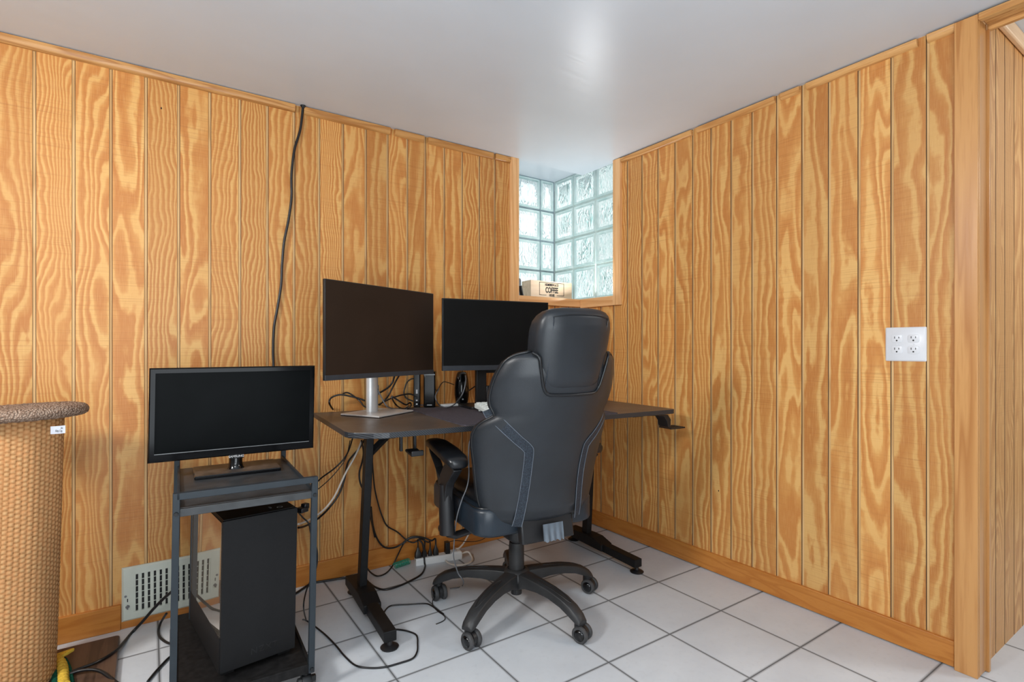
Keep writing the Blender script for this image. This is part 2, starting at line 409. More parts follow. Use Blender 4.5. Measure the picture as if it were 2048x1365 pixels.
M_rim = block_rim()
M_mortar = plain('mortar', (140, 158, 166), 0.7); M_mortar2 = plain('mortar_greenish', (186, 204, 200), 0.6)
M_revealwhite = plain('reveal_white', (232, 234, 234), 0.5)

# ------------------------------------------------------------------ setting
ZC = 2.10; ZR = 2.15; WY = 0.012; GX, GY = 0.0715, 0.336
XL = -3.6; YF = -4.4

fl = MB(); fl.add([(XL, YF, 0), (2.2, YF, 0), (2.2, 0.03, 0), (XL, 0.03, 0)], [(0, 1, 2, 3)])
struct(fl.build('floor', M_floor, smooth=0), 'pale grey square floor tiles with dark grout')
ce = MB()
ce.bx(XL, 0.03, YF, 0.012, ZC, ZC + 0.04)
ce.bx(-0.50, 0.20, 0.012, 0.5, ZR, ZR + 0.04)
ce.bx(0.03, 0.20, -0.40, 0.012, ZR, ZR + 0.04)
struct(ce.build('ceiling', M_ceil, smooth=0), 'glossy light grey painted ceiling')

def panelled(name, edges, fn, mats, zfun, gw=0.0105, gd=0.0028):
    # edges: groove positions (one side), boards between; fn(u, d, z) -> xyz, d = depth into wall
    b = MB(); e = sorted(edges)
    for i in range(len(e) - 1):
        a, c = e[i], e[i + 1]; zt = zfun((a + c) / 2)
        def quad(u0, d0, u1, d1, mi):
            b.add([fn(u0, d0, 0), fn(u1, d1, 0), fn(u1, d1, zt), fn(u0, d0, zt)], [(0, 1, 2, 3)], mi)
        g0, g1 = c - gw, c
        if len(mats) == 4: g0, g1 = a, a + gw       # groove at the other end
        if g0 > a:
            quad(a, 0, g0, 0, 0); quad(g0, 0, g0 + 0.0012, gd, 1); quad(g0 + 0.0012, gd, g1 - 0.0022, gd, 1); quad(g1 - 0.0022, gd, g1, 0, 2)
        else:
            quad(g0, 0, g0 + 0.0012, gd, 2); quad(g0 + 0.0012, gd, g1 - 0.002, gd, 1); quad(g1 - 0.002, gd, g1, 0, 2); quad(g1, 0, c, 0, 0)
    return b
le = [-2.481 - 0.1055 * k for k in range(1, 11)] + [-2.481, -2.376, -2.27, -2.164, -2.059, -1.953, -1.845, -1.741, -1.634, -1.528, -1.423, -1.316, -1.21, -1.109, -1.013, -.907, -.803, -.699, -.601, -.499, -.394, -.289, -.184, -.079, WY]
b = panelled('wall_left', le, lambda u, d, z: (u, WY + d, z), [0, 1, 2], lambda u: 2.12 if u < -0.47 else 1.335)
struct(b.build('wall_left', [M_wall_l, M_groove, M_gside], smooth=0), 'orange grooved plywood panelling on the left wall')
re_ = [-1.840, -1.735, -1.631, -1.525, -1.421, -1.32, -1.215, -1.105, -1.004, -.9, -.798, -.694, -.586, -.478, -.373, -.270, -.166, -.062, WY]
b = panelled('wall_right', re_, lambda u, d, z: (WY + d, u, z), [0, 1, 2], lambda u: 2.12 if u < -0.30 else 1.335)
struct(b.build('wall_right', [M_wall_r, M_groove, M_gside], smooth=0), 'orange grooved plywood panelling on the right wall')

# baseboards
b = MB(); b.bx(XL, -2.2455, 0.0, WY + 0.004, 0.0, 0.093)
struct(b.build('baseboard_left', M_base, bevel=0.002))
b = MB(); b.bx(-1.943, 0.0, 0.0, WY + 0.004, 0.0, 0.090)
struct(b.build('baseboard_back', M_base, bevel=0.002))
b = MB(); b.bx(-2.2455, -1.943, 0.006, WY + 0.002, 0.0, 0.03)
struct(b.build('trim_30', M_base, bevel=0.001))
b = MB(); b.bx(0.0, WY + 0.004, -1.815, 0.0, 0.004, 0.087)
struct(b.build('baseboard_right', M_base_r, bevel=0.002))

# ceiling cove pieces
def cove(n, axis, a, c, z1=ZC - 0.005, hgt=0.030, dep=0.017):
    prof = [(0, 0), (dep * 0.55, 0.002), (dep * 0.9, hgt * 0.35), (dep, hgt * 0.75), (dep, hgt), (0, hgt)]
    b = MB()
    if axis == 'x': b.loft([[(u, WY - p, z1 - hgt + q) for p, q in prof] for u in (a, c)])
    else: b.loft([[(WY - p, u, z1 - hgt + q) for p, q in prof] for u in (a, c)])
    struct(b.build('trim_%d' % n, M_trim if axis == 'x' else M_trim_r, smooth=50))
for i, (a, c) in enumerate([(XL, -1.637), (-1.600, -1.205), (-1.180, -1.030), (-1.006, -0.622), (-0.606, -0.508)]): cove(1 + i, 'x', a, c, ZC - 0.003)
for i, (a, c) in enumerate([(-0.338, -0.802), (-0.832, -1.215), (-1.240, -1.318), (-1.345, -1.714), (-1.742, -1.817)]): cove(11 + i, 'y', a, c, ZC - 0.006, 0.024)

# window casing and reveal
b = MB(); b.bx(-0.508, -0.455, -0.006, 0.05, 1.285, ZC)
struct(b.build('trim_21', M_case, bevel=0.002), 'pale pine casing left of the glass block window')
b = MB(); b.bx(-0.006, 0.05, -0.336, -0.282, 1.283, ZC - 0.002)
struct(b.build('trim_22', M_case, bevel=0.002), 'pale pine casing right of the glass block window')
b = MB(); b.bx(-0.455, 0.012, -0.006, 0.02, 1.290, 1.337)
struct(b.build('trim_23', M_case_x, bevel=0.002), 'pale pine sill edge under the left window')
b = MB(); b.bx(-0.006, 0.02, -0.282, -0.007, 1.283, 1.337)
struct(b.build('trim_24', M_case_y, bevel=0.002), 'pale pine sill edge under the right window')
b = MB(); b.prism([(-0.50, 0.012), (0.012, 0.012), (0.012, -0.33), (0.16, -0.33), (0.16, 0.45), (-0.50, 0.45)], 1.29, 1.333)
struct(b.build('window_sill', M_revealwhite, smooth=0), 'deep white window sill behind the casing')
b = MB(); b.bx(-0.56, -0.46, 0.05, 0.45, 1.30, ZR); b.bx(0.05, 0.2, -0.42, -0.325, 1.30, ZR)
struct(b.build('window_reveal', M_revealwhite, smooth=0))

# glass block windows: each one structure, blocks one mesh, mortar its part
def blocks(name, label, cols, rows, fn, mb, mm):
    bl = MB(); mo = MB()
    for (u0, u1) in cols:
        for (z0, z1) in rows:
            g = 0.004; a, c, p, q = u0 + g, u1 - g, z0 + g, z1 - g
            rings = []
            for ins, dep in ((0.0, 0.008), (0.004, 0.0), (0.013, 0.0), (0.019, 0.009), (0.040, 0.006)):
                ins = min(ins, (c - a) * 0.45)
                rings.append([fn(a + ins, dep, p + ins), fn(c - ins, dep, p + ins), fn(c - ins, dep, q - ins), fn(a + ins, dep, q - ins)])
            for k in range(4):
                vs = rings[k] + rings[k + 1]
                bl.add(vs, [(j, (j + 1) % 4, 4 + (j + 1) % 4, 4 + j) for j in range(4)], 1 if k < 3 else 0)
            bl.add(rings[4], [(0, 1, 2, 3)], 0)
    us = sorted(set([q for c in cols for q in c])); zs = sorted(set([q for c in rows for q in c]))
    for u in us:
        vs = [fn(u - .005, .006, zs[0]), fn(u + .005, .006, zs[0]), fn(u + .005, .006, zs[-1]), fn(u - .005, .006, zs[-1])]
        mo.add(vs, [(0, 1, 2, 3)])
    for z in zs:
        mo.add([fn(us[0], .0055, z - .005), fn(us[-1], .0055, z - .005), fn(us[-1], .0055, z + .005), fn(us[0], .0055, z + .005)], [(0, 1, 2, 3)])
    o = bl.build(name, [mb, M_rim], smooth=0)
    struct(o, label); mo.build('mortar', mm, o, smooth=0)
rows = [(1.335, 1.548), (1.548, 1.746), (1.746, 1.945), (1.945, 2.15)]
blocks('window_1', 'glass block window facing the room, left half of the corner', [(GX - 0.312, GX - 0.114), (GX - 0.114, GX), (GX - 0.510, GX - 0.312)], rows, lambda u, d, z: (u, GY + d, z), M_block, M_mortar)
blocks('window_2', 'wavy glass block window, right half of the corner', [(GY - 0.19, GY), (GY - 0.393, GY - 0.19), (GY - 0.596, GY - 0.393), (GY - 0.80, GY - 0.596)], rows, lambda u, d, z: (GX + d, u, z), M_block2, M_mortar2)

# doorway at the right: oak casing, jamb, head, hall wall
b = MB(); b.bx(-0.010, 0.014, -1.877, -1.8175, 0.0, 2.092)
struct(b.build('door_1', M_oak, bevel=0.0015), 'flat oak door casing at the right end of the wall')
b = MB(); b.bx(0.0, 0.066, -1.8785, -1.835, 0.004, 2.08); b.bx(0.066, 0.082, -1.8865, -1.835, 0.0, 2.066)
struct(b.build('door_jamb', M_oak, bevel=0.002))
b = MB()
b.bx(-0.012, 0.014, -3.2, -1.877, 2.072, 2.094)
b.bx(0.014, 0.066, -3.2, -1.879, 2.080, 2.094)
b.bx(0.066, 0.086, -3.2, -1.880, 2.064, 2.094)
struct(b.build('door_head', M_trim_r, bevel=0.004))
he = [0.082 - 0.02, 0.121, 0.224, 0.326, 0.436, 0.54, 0.645, 0.75, 0.855, 0.96, 1.065, 1.17, 1.275, 1.38, 1.485, 1.59, 1.7, 1.8, 1.9]
b = panelled('h', he, lambda u, d, z: (u, -1.865 + d, z), [0, 1, 2], lambda u: 2.2, 0.006, 0.005)
M_hall = wood_panel('hall_beadboard', 'x', 0.121, 0.104, (214, 164, 102), (198, 144, 84), (186, 130, 72), 51.0, 8, 14, 0.1)
struct(b.build('wall_hall', [M_hall, M_gside, M_gside], smooth=0), 'narrow grooved panelling seen through the doorway')
b = MB(); b.bx(0.08, 1.9, -1.885, -1.866, 2.135, 2.19)
struct(b.build('trim_25', M_pale, bevel=0.006))
b = MB(); b.bx(0.08, 2.2, YF, -1.80, 2.19, 2.22)
struct(b.build('ceiling_hall', M_ceil, smooth=0))
# wall core that hides the gap between room and hall panelling
b = MB(); b.bx(0.03, 0.06, -1.86, -0.42, 0.0, 2.2); b.bx(XL, -0.56, 0.03, 0.06, 0, 2.2); b.bx(-0.56, 0.03, 0.03, 0.06, 0, 1.29); b.bx(0.03, 0.06, -0.42, 0.03, 0, 1.29)
struct(b.build('wall_core', M_gside, smooth=0))

# ------------------------------------------------------------------ wall outlet
t = thing('wall_outlet', 'white square wall plate with four sockets on the right wall', 'outlet', (0.012, -1.6775, 1.055))
b = MB(); w, h = 0.121, 0.118
b.loft([[(x, y, z) for (y, z) in rrect(w - i, h - i, 0.004, 3)] for x, i in ((0, 0), (-0.003, 0), (-0.0062, 0.008))])
b.build('cover_plate', M_outlet, t, smooth=30)
for yy in (0.0245, -0.0245):
    for zz in (0.0195, -0.0195):
        b = MB()
        po = [(max(-0.0168, min(0.0168, 0.0195 * math.cos(2 * PI * k / 28))), max(-0.0138, min(0.0138, 0.0175 * math.sin(2 * PI * k / 28)))) for k in range(28)]
        b.loft([[(x, yy + p * s, zz + q * s) for p, q in po] for x, s in ((-0.006, 1), (-0.0078, 1), (-0.0082, 0.95))])
        so = b.build('socket', M_outlet, t, smooth=30)
        b = MB()
        for dy, hh in ((0.0064, 0.0075), (-0.0064, 0.0065)): b.box((-0.0082, yy + dy, zz + 0.004), (0.0006, 0.0021, hh))
        b.cyl((-0.0080, yy, zz - 0.0065), (-0.0086, yy, zz - 0.0065), 0.0027, n=12)
        b.build('slots', M_hole, so)
    b = MB(); b.cyl((-0.006, yy, 0), (-0.0074, yy, 0), 0.0028, n=12); b.build('screw', M_outlet, t)

# ------------------------------------------------------------------ floor register
t = thing('floor_vent', 'cream enamelled wall vent with vertical louvres low on the left wall', 'vent', (-2.094, 0.006, 0.0))
b = MB(); hw = 0.149; z0, z1 = 0.027, 0.226; sx = 0.112; s0, s1 = 0.058, 0.196
outer = [(-hw, z0), (hw, z0), (hw, z1), (-hw, z1)]; mid_ = [(-hw + .006, z0 + .006), (hw - .006, z0 + .006), (hw - .006, z1 - .006), (-hw + .006, z1 - .006)]
inn = [(-sx, s0), (sx, s0), (sx, s1), (-sx, s1)]
lo = [[(x, 0.006, z) for x, z in outer], [(x, 0.0, z) for x, z in outer], [(x, -0.006, z) for x, z in mid_], [(x, -0.006, z) for x, z in inn], [(x, 0.003, z) for x, z in inn]]
b.loft(lo, False, False); b.build('frame', M_vent, t, smooth=20)
b = MB(); n = 12
for k in range(n + 1):
    x = -sx + 2 * sx * k / n; b.box((x, -0.001, (s0 + s1) / 2), (0.0112, 0.007, s1 - s0), mat=0)
for k in range(1, 6):
    b.box((0, 0.001, s0 + (s1 - s0) * k / 6), (2 * sx, 0.003, 0.0022))
b.build('louvres', M_vent, t, smooth=20)
b = MB(); b.bx(-sx, sx, 0.003, 0.0045, s0, s1); b.build('backing', M_hole, t)
for s in (-1, 1):
    b = MB(); b.box((s * 0.131, -0.008, 0.082), (0.012, 0.008, 0.007), M=Matrix.Rotation(0.3 * s, 3, 'Y')); b.box((s * 0.131, -0.012, 0.082), (0.004, 0.012, 0.014)); b.build('lever', M_silver_dk, t, bevel=0.001)
    b = MB(); b.box((s * 0.131, -0.0062, 0.105), (0.003, 0.001, 0.012)); b.build('lever_slot', M_hole, t)
    b = MB(); b.cyl((s * 0.137, -0.005, 0.121), (s * 0.137, -0.0075, 0.121), 0.0042, n=14); b.build('screw', M_silver_dk, t)

# ------------------------------------------------------------------ desk
DZ = 0.757; DROT = R(-4.2)
desk = thing('desk', 'black carbon-look computer desk with chamfered corner in the room corner', 'desk', (-1.563, -0.012, 0.0), DROT)
L, D = 1.49, 0.70
poly = [(0.0, 0.0), (L, 0.0), (L, -D + 0.03)]
poly += [(L - 0.03 + 0.03 * math.cos(a), -D + 0.03 - 0.03 * math.sin(a)) for a in [R(20), R(45), R(70), R(90)]]
poly += [(0.125, -D), (0.10, -D + 0.004), (0.075, -D + 0.015), (0.02, -D + 0.055), (0.005, -D + 0.075), (0.0, -D + 0.10), (0.0, -0.02)]
poly = poly[::-1]
b = MB(); b.prism(poly, DZ - 0.020, DZ)
b.mi = [0 if i == len(b.f) - 1 else 1 for i in range(len(b.f))]
b.build('tabletop', [M_desk, M_carbon], desk, bevel=0.0018, smooth=0)
for xl, nm, oy in ((0.142, 'L', 0.0), (1.325, 'R', 0.035)):
    lg = MB()  # foot
    lg.loft([[(xl + sx_ * w_, y + oy, z) for sx_, z in ((-1, 0.028), (1, 0.028), (1, zt), (-1, zt))] for y, w_, zt in ((-0.13, 0.035, 0.066), (-0.30, 0.035, 0.078), (-0.36, 0.035, 0.078), (-0.43, 0.034, 0.060))])
    lg.bx(xl - 0.0225, xl + 0.0225, -0.655 + oy, -0.40 + oy, 0.024, 0.062)
    fo = lg.build('foot', M_deskmetal, desk, bevel=0.003, smooth=0)
    for yy in (-0.645, -0.16):
        p = MB(); p.lathe([(0.030, 0.0), (0.032, 0.004), (0.026, 0.008), (0.010, 0.012), (0.008, 0.03)], (xl, yy + oy, 0), 20); p.build('foot_pad', M_blkplastic, fo)
    p = MB(); p.loft([[(xl + dx + (0.02 if nm == 'L' and z > 0.5 else 0), y0 + dy + oy, z) for dx, dy in ((-0.015, -0.022), (0.015, -0.022), (0.015, 0.022), (-0.015, 0.022))] for y0, z in ((-0.27, 0.06), (-0.315, 0.735))])
    p.build('leg', M_deskmetal, desk, bevel=0.003, smooth=0)
    s = 1 if nm == 'L' else -1
    p = MB(); p.tube([(xl + s * 0.02, -0.305, 0.61), (xl + s * 0.15, -0.315, 0.735)], 0.015, 4); p.build('brace', M_deskmetal, desk, smooth=0)
    p = MB(); p.bx(xl - 0.03, xl + 0.03, -0.62, -0.07, 0.722, 0.737); p.build('top_bracket', M_deskmetal, desk, smooth=0)
p = MB(); p.bx(0.10, 1.34, -0.335, -0.295, 0.700, 0.737); p.build('crossbar', M_deskmetal, desk, bevel=0.002)
def dk(x, y, z=DZ):
    c, s = math.cos(DROT), math.sin(DROT)
    return (-1.563 + c * x - s * y, -0.012 + s * x + c * y, z)

# hanging headphone hook under the front edge
t = thing('headphone_hook', 'small black hanger hook under the front left of the desk', 'hook', dk(0.232, -0.575, 0.737), DROT)
b = MB()
for dx in (-0.026, 0.026): b.box((dx, 0, -0.036), (0.010, 0.016, 0.072))
b.bx(-0.031, 0.031, -0.012, 0.012, -0.006, 0.0)
b.build('bracket', M_blkplastic, t, bevel=0.002)
b = MB(); b.box((0.012, -0.035, -0.074), (0.046, 0.07, 0.010), M=Matrix.Rotation(0.12, 3, 'X')); b.box((0.012, -0.068, -0.072), (0.046, 0.010, 0.02)); b.build('cradle', M_blkplastic, t, bevel=0.003)
# slotted holder at the right end
t = thing('cup_holder', 'black slotted holder bracket hanging off the right end of the desk', 'holder', dk(1.425, -0.655, 0.737), DROT)
b = MB(); sec = []
for (x, z, th) in ((-0.10, -0.003, 0.005), (-0.03, -0.006, 0.009), (0.008, -0.012, 0.016), (0.026, -0.035, 0.016), (0.030, -0.062, 0.010), (0.040, -0.072, 0.006)):
    sec.append([(x - th * 0.6, -0.03, z), (x + th, -0.03, z + th * 0.4), (x + th, 0.03, z + th * 0.4), (x - th * 0.6, 0.03, z)])
b.loft(sec); b.build('arm', M_blkplastic, t, bevel=0.001, smooth=30)
b = MB(); Mr = Matrix.Rotation(0.03, 3, 'Y')
b.box((0.081, -0.035, -0.071), (0.092, 0.008, 0.006)); b.box((0.081, 0.035, -0.071), (0.092, 0.008, 0.006))
for k in range(7): b.box((0.040 + 0.0145 * k, 0, -0.071), (0.0065, 0.07, 0.006))
b.build('tray', M_blkplastic, t, bevel=0.001)

# desk mat
b = MB(); mp = rrect(0.74, 0.60, 0.015, 4, 0.772, -0.395); b.prism(mp, DZ, DZ + 0.0035)
o = b.build('desk_mat', M_mat, smooth=0); o.location = (-1.563, -0.012, 0); o.rotation_euler = (0, 0, DROT)
tag(o, 'dark charcoal cloth desk mat lying on the desk', 'mat')

# keyboard
kx, ky = -0.948, -0.36
t = thing('keyboard', 'white compact keyboard on the dark desk mat beside the chair back', 'keyboard', (-0.955, -0.368, DZ + 0.0035), R(-9))
b = MB(); b.loft([[(x, 0.0, 0.012), (x, -0.145, 0.004), (x, -0.145, 0.018), (x, 0.0, 0.034)] for x in (0, 0.38)]); b.build('case', M_keys, t, bevel=0.003)
for r_ in range(5):
    for c_ in range(6):
        q = MB(); y = -0.020 - 0.0265 * r_; z = 0.032 - 0.003 * r_; x = 0.014 + c_ * 0.024
        q.loft([[(x + sx_ * h_, y + sy_ * h_, zz) for sx_, sy_ in ((-1, -1), (1, -1), (1, 1), (-1, 1))] for h_, zz in ((0.0108, z - 0.002), (0.0080, z + 0.007))]); q.build('key', M_keys, t, smooth=0)
for q in ((0.02, -0.02, 0.014), (0.02, -0.125, 0.007), (0.36, -0.02, 0.014), (0.36, -0.125, 0.007)):
    b = MB(); b.cyl((q[0], q[1], 0), q, 0.007, n=12); b.build('rubber_foot', M_keys, t)

# ------------------------------------------------------------------ monitors
def monitor(name, label, P0, P1, z0, z1, scr, bez, thick=0.03, border=0.006, chin=0.02):
    dx, dy = P1[0] - P0[0], P1[1] - P0[1]; W = math.hypot(dx, dy); H = z1 - z0; a = math.atan2(dy, dx)
    t = thing(name, label, 'monitor', (P0[0] + dx / 2, P0[1] + dy / 2, DZ), a, 'monitors on the desk')
    zb = z0 - DZ
    b = MB(); b.loft([[(-W / 2, 0, zb), (W / 2, 0, zb), (W / 2, 0, zb + H), (-W / 2, 0, zb + H)],
                      [(-W / 2, 0.012, zb), (W / 2, 0.012, zb), (W / 2, 0.012, zb + H), (-W / 2, 0.012, zb + H)],
                      [(-W / 2 + .05, thick + .01, zb + .05), (W / 2 - .05, thick + .01, zb + .05), (W / 2 - .05, thick + .01, zb + H - .05), (-W / 2 + .05, thick + .01, zb + H - .05)]])
    hs = b.build('housing', bez[0], t, bevel=0.0015)
    b = MB(); b.bx(-W / 2, W / 2, -0.0015, 0.002, zb, zb + chin); b.build('chin', bez[1], t, bevel=0.0006)
    b = MB(); b.bx(-W / 2 + border, W / 2 - border, -0.001, 0.002, zb + chin, zb + H - border); b.build('screen', scr, t)
    return t, W, H, zb
t, W, H, zb = monitor('monitor', 'large thin-bezel monitor on a silver stand at the left of the desk', (-1.6435, -0.499), (-1.0935, -0.239), 0.925, 1.289, M_screen_br, (M_bezel, M_bezel_gr), border=0.004, chin=0.019)
ca = math.atan2(0.26, 0.55)
def toloc(p):  # world xy -> monitor local
    dx, dy = p[0] + 1.3685, p[1] + 0.369
    return (dx * math.cos(ca) + dy * math.sin(ca), -dx * math.sin(ca) + dy * math.cos(ca))
sb = [toloc(p) for p in ((-1.494, -0.178), (-1.392, -0.355), (-1.187, -0.228), (-1.287, -0.055))]
b = MB(); b.prism(sb, 0.0, 0.003, 1); b.prism(sb, 0.003, 0.009, 0); b.build('stand_base', [M_silver, M_bezel], t, bevel=0.001, smooth=0)
ctr = toloc((-1.352, -0.185))
b = MB(); lo = []
for z, ox in ((0.006, 0.0), (0.10, -0.008), (0.36, -0.03)):
    lo.append([(ctr[0] + 0.030 * math.cos(a) , ctr[1] + ox * 0 + 0.012 + (0.016 if math.sin(a) > 0 else 0.022) * math.sin(a), z) for a in [2 * PI * k / 24 for k in range(24)]])
b.loft(lo); b.build('stand_neck', M_silver, t, smooth=50)
b = MB(); b.box((ctr[0] + 0.027, ctr[1] + 0.006, 0.10), (0.008, 0.014, 0.045)); b.build('cable_slot', M_silver_dk, t, bevel=0.003)
b = MB(); b.box((ctr[0], (0.03 + ctr[1]) / 2, 0.34), (0.11, abs(ctr[1] - 0.0) , 0.11)); b.build('mount', M_bezel, t, bevel=0.004)

t, W, H, zb = monitor('monitor', 'smaller black monitor on a black stand beside the window, behind the chair', (-1.097, -0.335), (-0.569, -0.4136), 0.938, 1.258, M_screen_ac, (M_bezel, M_bezel_gr), border=0.005, chin=0.022)
text('badge', 'acer', 0.017, frame_M((-0.0 + 0.012, -0.002, zb + 0.011), (1, 0, 0), (0, 0, 1)), M_ink_gold, t, 0.0003)
b = MB()
b.bx(-0.085, -0.035, 0.05, 0.075, 0.0, 0.30); b.bx(-0.035, 0.045, 0.05, 0.075, 0.0, 0.105); b.bx(-0.035, 0.045, 0.05, 0.075, 0.165, 0.30); b.bx(0.045, 0.085, 0.05, 0.075, 0.0, 0.30)
b.build('stand_neck', M_bezel, t, bevel=0.003)
b = MB(); t.location.z += 0.0035; b.prism(rrect(0.24, 0.19, 0.02, 4, 0, 0.125), 0.0, 0.012); b.build('stand_base', M_bezel, t, bevel=0.002, smooth=0)

# desk speaker
sp = (-0.8729,-0.1033,0.757)
t = thing('speaker', 'upright black oval speaker standing on the desk mat', 'speaker', (sp[0], sp[1] - 0.0, DZ + 0.0035), R(-30))
b = MB(); lo = []
for z, wx, wy in ((0.006, 0.026, 0.03), (0.012, 0.031, 0.036), (0.05, 0.036, 0.042), (0.085, 0.0365, 0.042), (0.125, 0.032, 0.036), (0.152, 0.026, 0.028), (0.162, 0.020, 0.02), (0.165, 0.012, 0.012)):
    lo.append([(wx * math.cos(a), wy * math.sin(a), z) for a in [2 * PI * k / 28 for k in range(28)]])
b.loft(lo); b.build('body', M_gloss, t, smooth=60)
b = MB(); b.lathe([(0.038, 0.0), (0.040, 0.003), (0.034, 0.007)], (0, 0, 0), 28); b.build('base', M_gloss, t)
b = MB(); b.lathe([(0.004, -0.0430), (0.004, -0.0415)], (0.006, 0.0, 0.03), 12, 'Y'); b.build('knob', M_silver_dk, t)

# router tower and slim hub behind the left monitor
t = thing('router', 'tall black box standing on the desk behind the left monitor', 'router', (-1.028, -0.068, DZ), R(-30))
b = MB(); b.bx(-0.028, 0.028, -0.05, 0.05, 0.0, 0.172); b.build('housing', M_tvgloss, t, bevel=0.006)
b = MB(); b.bx(-0.012, 0.012, -0.0512, -0.05, 0.010, 0.015); b.build('badge', M_silver_dk, t)
b = MB(); b.bx(-0.026, 0.026, -0.0515, -0.05, 0.155, 0.16); b.build('seam', M_silver_dk, t)
t = thing('media_hub', 'thin black stick-like device with small painted glints beside the tall black box', 'device', (-1.085, -0.042, DZ), R(-30))
b = MB(); b.bx(-0.016, 0.016, -0.02, 0.02, 0.0, 0.185); b.build('housing', M_gloss, t, bevel=0.004)
for z in (0.065, 0.03, 0.012):
    b = MB(); b.bx(-0.004, 0.004, -0.0212, -0.02, z, z + (0.02 if z > 0.06 else 0.006)); b.build('painted_glint', M_ink_white, t)  # white marks set in for highlights on the gloss housing

# ------------------------------------------------------------------ utility cart with small TV and computer
KX, KY = 0.019 * 0.826, -0.019 * 0.5635
def shear(z0=0.0): return lambda x, y, z: (x + KX * (z + z0 - 0.3), y + KY * (z + z0 - 0.3), z)
cart = thing('utility_cart', 'dark grey steel rolling cart with two shelves against the left wall', 'cart', (-1.917, -0.48, 0.0), R(-2.2))
hw, hd = 0.176, 0.28
ft = 0.655
def part(b, name, mat, parent, **k): return b.tf(shear()).build(name, mat, parent, **k)
b = MB()  # front frame: inverted U of flat bar
for s in (-1, 1): b.bx(s * hw - 0.0085, s * hw + 0.0085, -hd - 0.012, -hd + 0.006, 0.066, ft)
b.bx(-hw, hw, -hd - 0.012, -hd + 0.006, ft - 0.018, ft)
part(b, 'front_frame', M_steel, cart, bevel=0.0015, smooth=0)
b = MB()
for s in (-1, 1): b.bx(s * hw - 0.0085, s * hw + 0.0085, hd - 0.006, hd + 0.012, 0.066, 0.74)
b.bx(-hw, hw, hd - 0.006, hd + 0.012, 0.722, 0.74)
part(b, 'rear_frame', M_steel, cart, bevel=0.0015, smooth=0)
b = MB(); b.bx(-hw + 0.006, hw - 0.006, -hd + 0.006, hd - 0.006, 0.596, 0.612)
b.bx(-hw + 0.002, hw - 0.002, -hd - 0.004, -hd + 0.006, 0.590, 0.611)
part(b, 'top_shelf', M_shelf, cart, bevel=0.0015, smooth=0)
for s in (-1, 1):
    b = MB(); b.bx(s * (hw - 0.005) - 0.003, s * (hw - 0.005) + 0.003, -hd, hd, 0.590, 0.622); part(b, 'side_rail', M_steel, cart, smooth=0)
b = MB(); b.bx(-hw + 0.006, hw - 0.006, -hd, hd, 0.072, 0.088); b.bx(-hw + 0.006, hw - 0.006, -hd - 0.006, -hd + 0.012, 0.064, 0.092)
for s in (-1, 1): b.bx(s * (hw - 0.004) - 0.004, s * (hw - 0.004) + 0.004, -hd, hd, 0.064, 0.095)
part(b, 'bottom_shelf', M_shelf_dk, cart, bevel=0.0015, smooth=0)
for s in (-1, 1):
    for z in (ft - 0.054, 0.078):
        b = MB(); b.cyl((s * hw, -hd - 0.012, z), (s * hw, -hd - 0.016, z), 0.0058, 0.005, n=14); part(b, 'bolt', M_bezel, cart)
for sx_ in (-1, 1):
    for sy_ in (-1, 1):
        c = (sx_ * (hw - 0.012), sy_ * (hd - 0.01))
        b = MB(); b.cyl((c[0], c[1], 0.05), (c[0], c[1], 0.07), 0.012, n=14)
        b.lathe([(0.016, -0.014), (0.022, -0.013), (0.024, 0.0), (0.022, 0.013), (0.016, 0.014)], (c[0], c[1] - 0.004, 0.036), 18, 'X'); b.box((c[0] + 0.018, c[1] - 0.02, 0.05), (0.012, 0.012, 0.016))
        cs = part(b, 'caster', M_bezel, cart, smooth=40)
        for s in (-1, 1):
            b = MB(); b.lathe([(0.022, -0.006), (0.025, -0.004), (0.025, 0.004), (0.022, 0.006)], (c[0] + s * 0.018, c[1] - 0.006, 0.025), 20, 'X')
            part(b, 'wheel', M_wheel, cs)

# computer tower
Z0 = 0.088
pc = thing('computer_tower', 'black computer tower with tinted glass side on the lower cart shelf', 'computer', (-1.8845 + KX * (Z0 - .3), -0.69 + KY * (Z0 - .3), Z0), R(7.0))
def pp(b, name, mat, parent, **k):
    f = lambda x, y, z: (x + KX * z, y + KY * z, z)
    return b.tf(f).build(name, mat, parent, **k)
w, d, h = 0.210, 0.42, 0.455
b = MB(); b.bx(-w / 2 + 0.003, w / 2, 0.002, d, 0.018, h - 0.001); pp(b, 'chassis', M_pc_dk, pc, bevel=0.002, smooth=0)
b = MB(); b.bx(-w / 2, w / 2, -0.004, 0.006, 0.018, h); fp = pp(b, 'front_panel', M_pc, pc, bevel=0.0015, smooth=0)
b = MB(); b.bx(-w / 2 + 0.004, w / 2 - 0.004, 0.006, d, h - 0.001, h + 0.002); pp(b, 'top_panel', M_pc_dk, pc, smooth=0)
b = MB(); b.bx(-w / 2 - 0.001, -w / 2 + 0.003, 0.008, d - 0.004, 0.118, h - 0.006); pp(b, 'side_glass', M_glass, pc, smooth=0)
b = MB(); b.bx(-w / 2 - 0.0015, -w / 2 + 0.003, 0.004, d, 0.018, 0.118); pp(b, 'side_shroud', M_pc, pc, smooth=0)
b = MB(); b.bx(-w / 2 - 0.003, -w / 2 + 0.003, d - 0.010, d, 0.018, h); pp(b, 'rear_edge', M_steel, pc, smooth=0)
for s in (-1, 1):
    for yy in (0.05, d - 0.05):
        b = MB(); b.bx(s * 0.08 - 0.018, s * 0.08 + 0.018, yy - 0.03, yy + 0.03, 0, 0.018); pp(b, 'foot', M_pc_dk, pc)
b = MB()
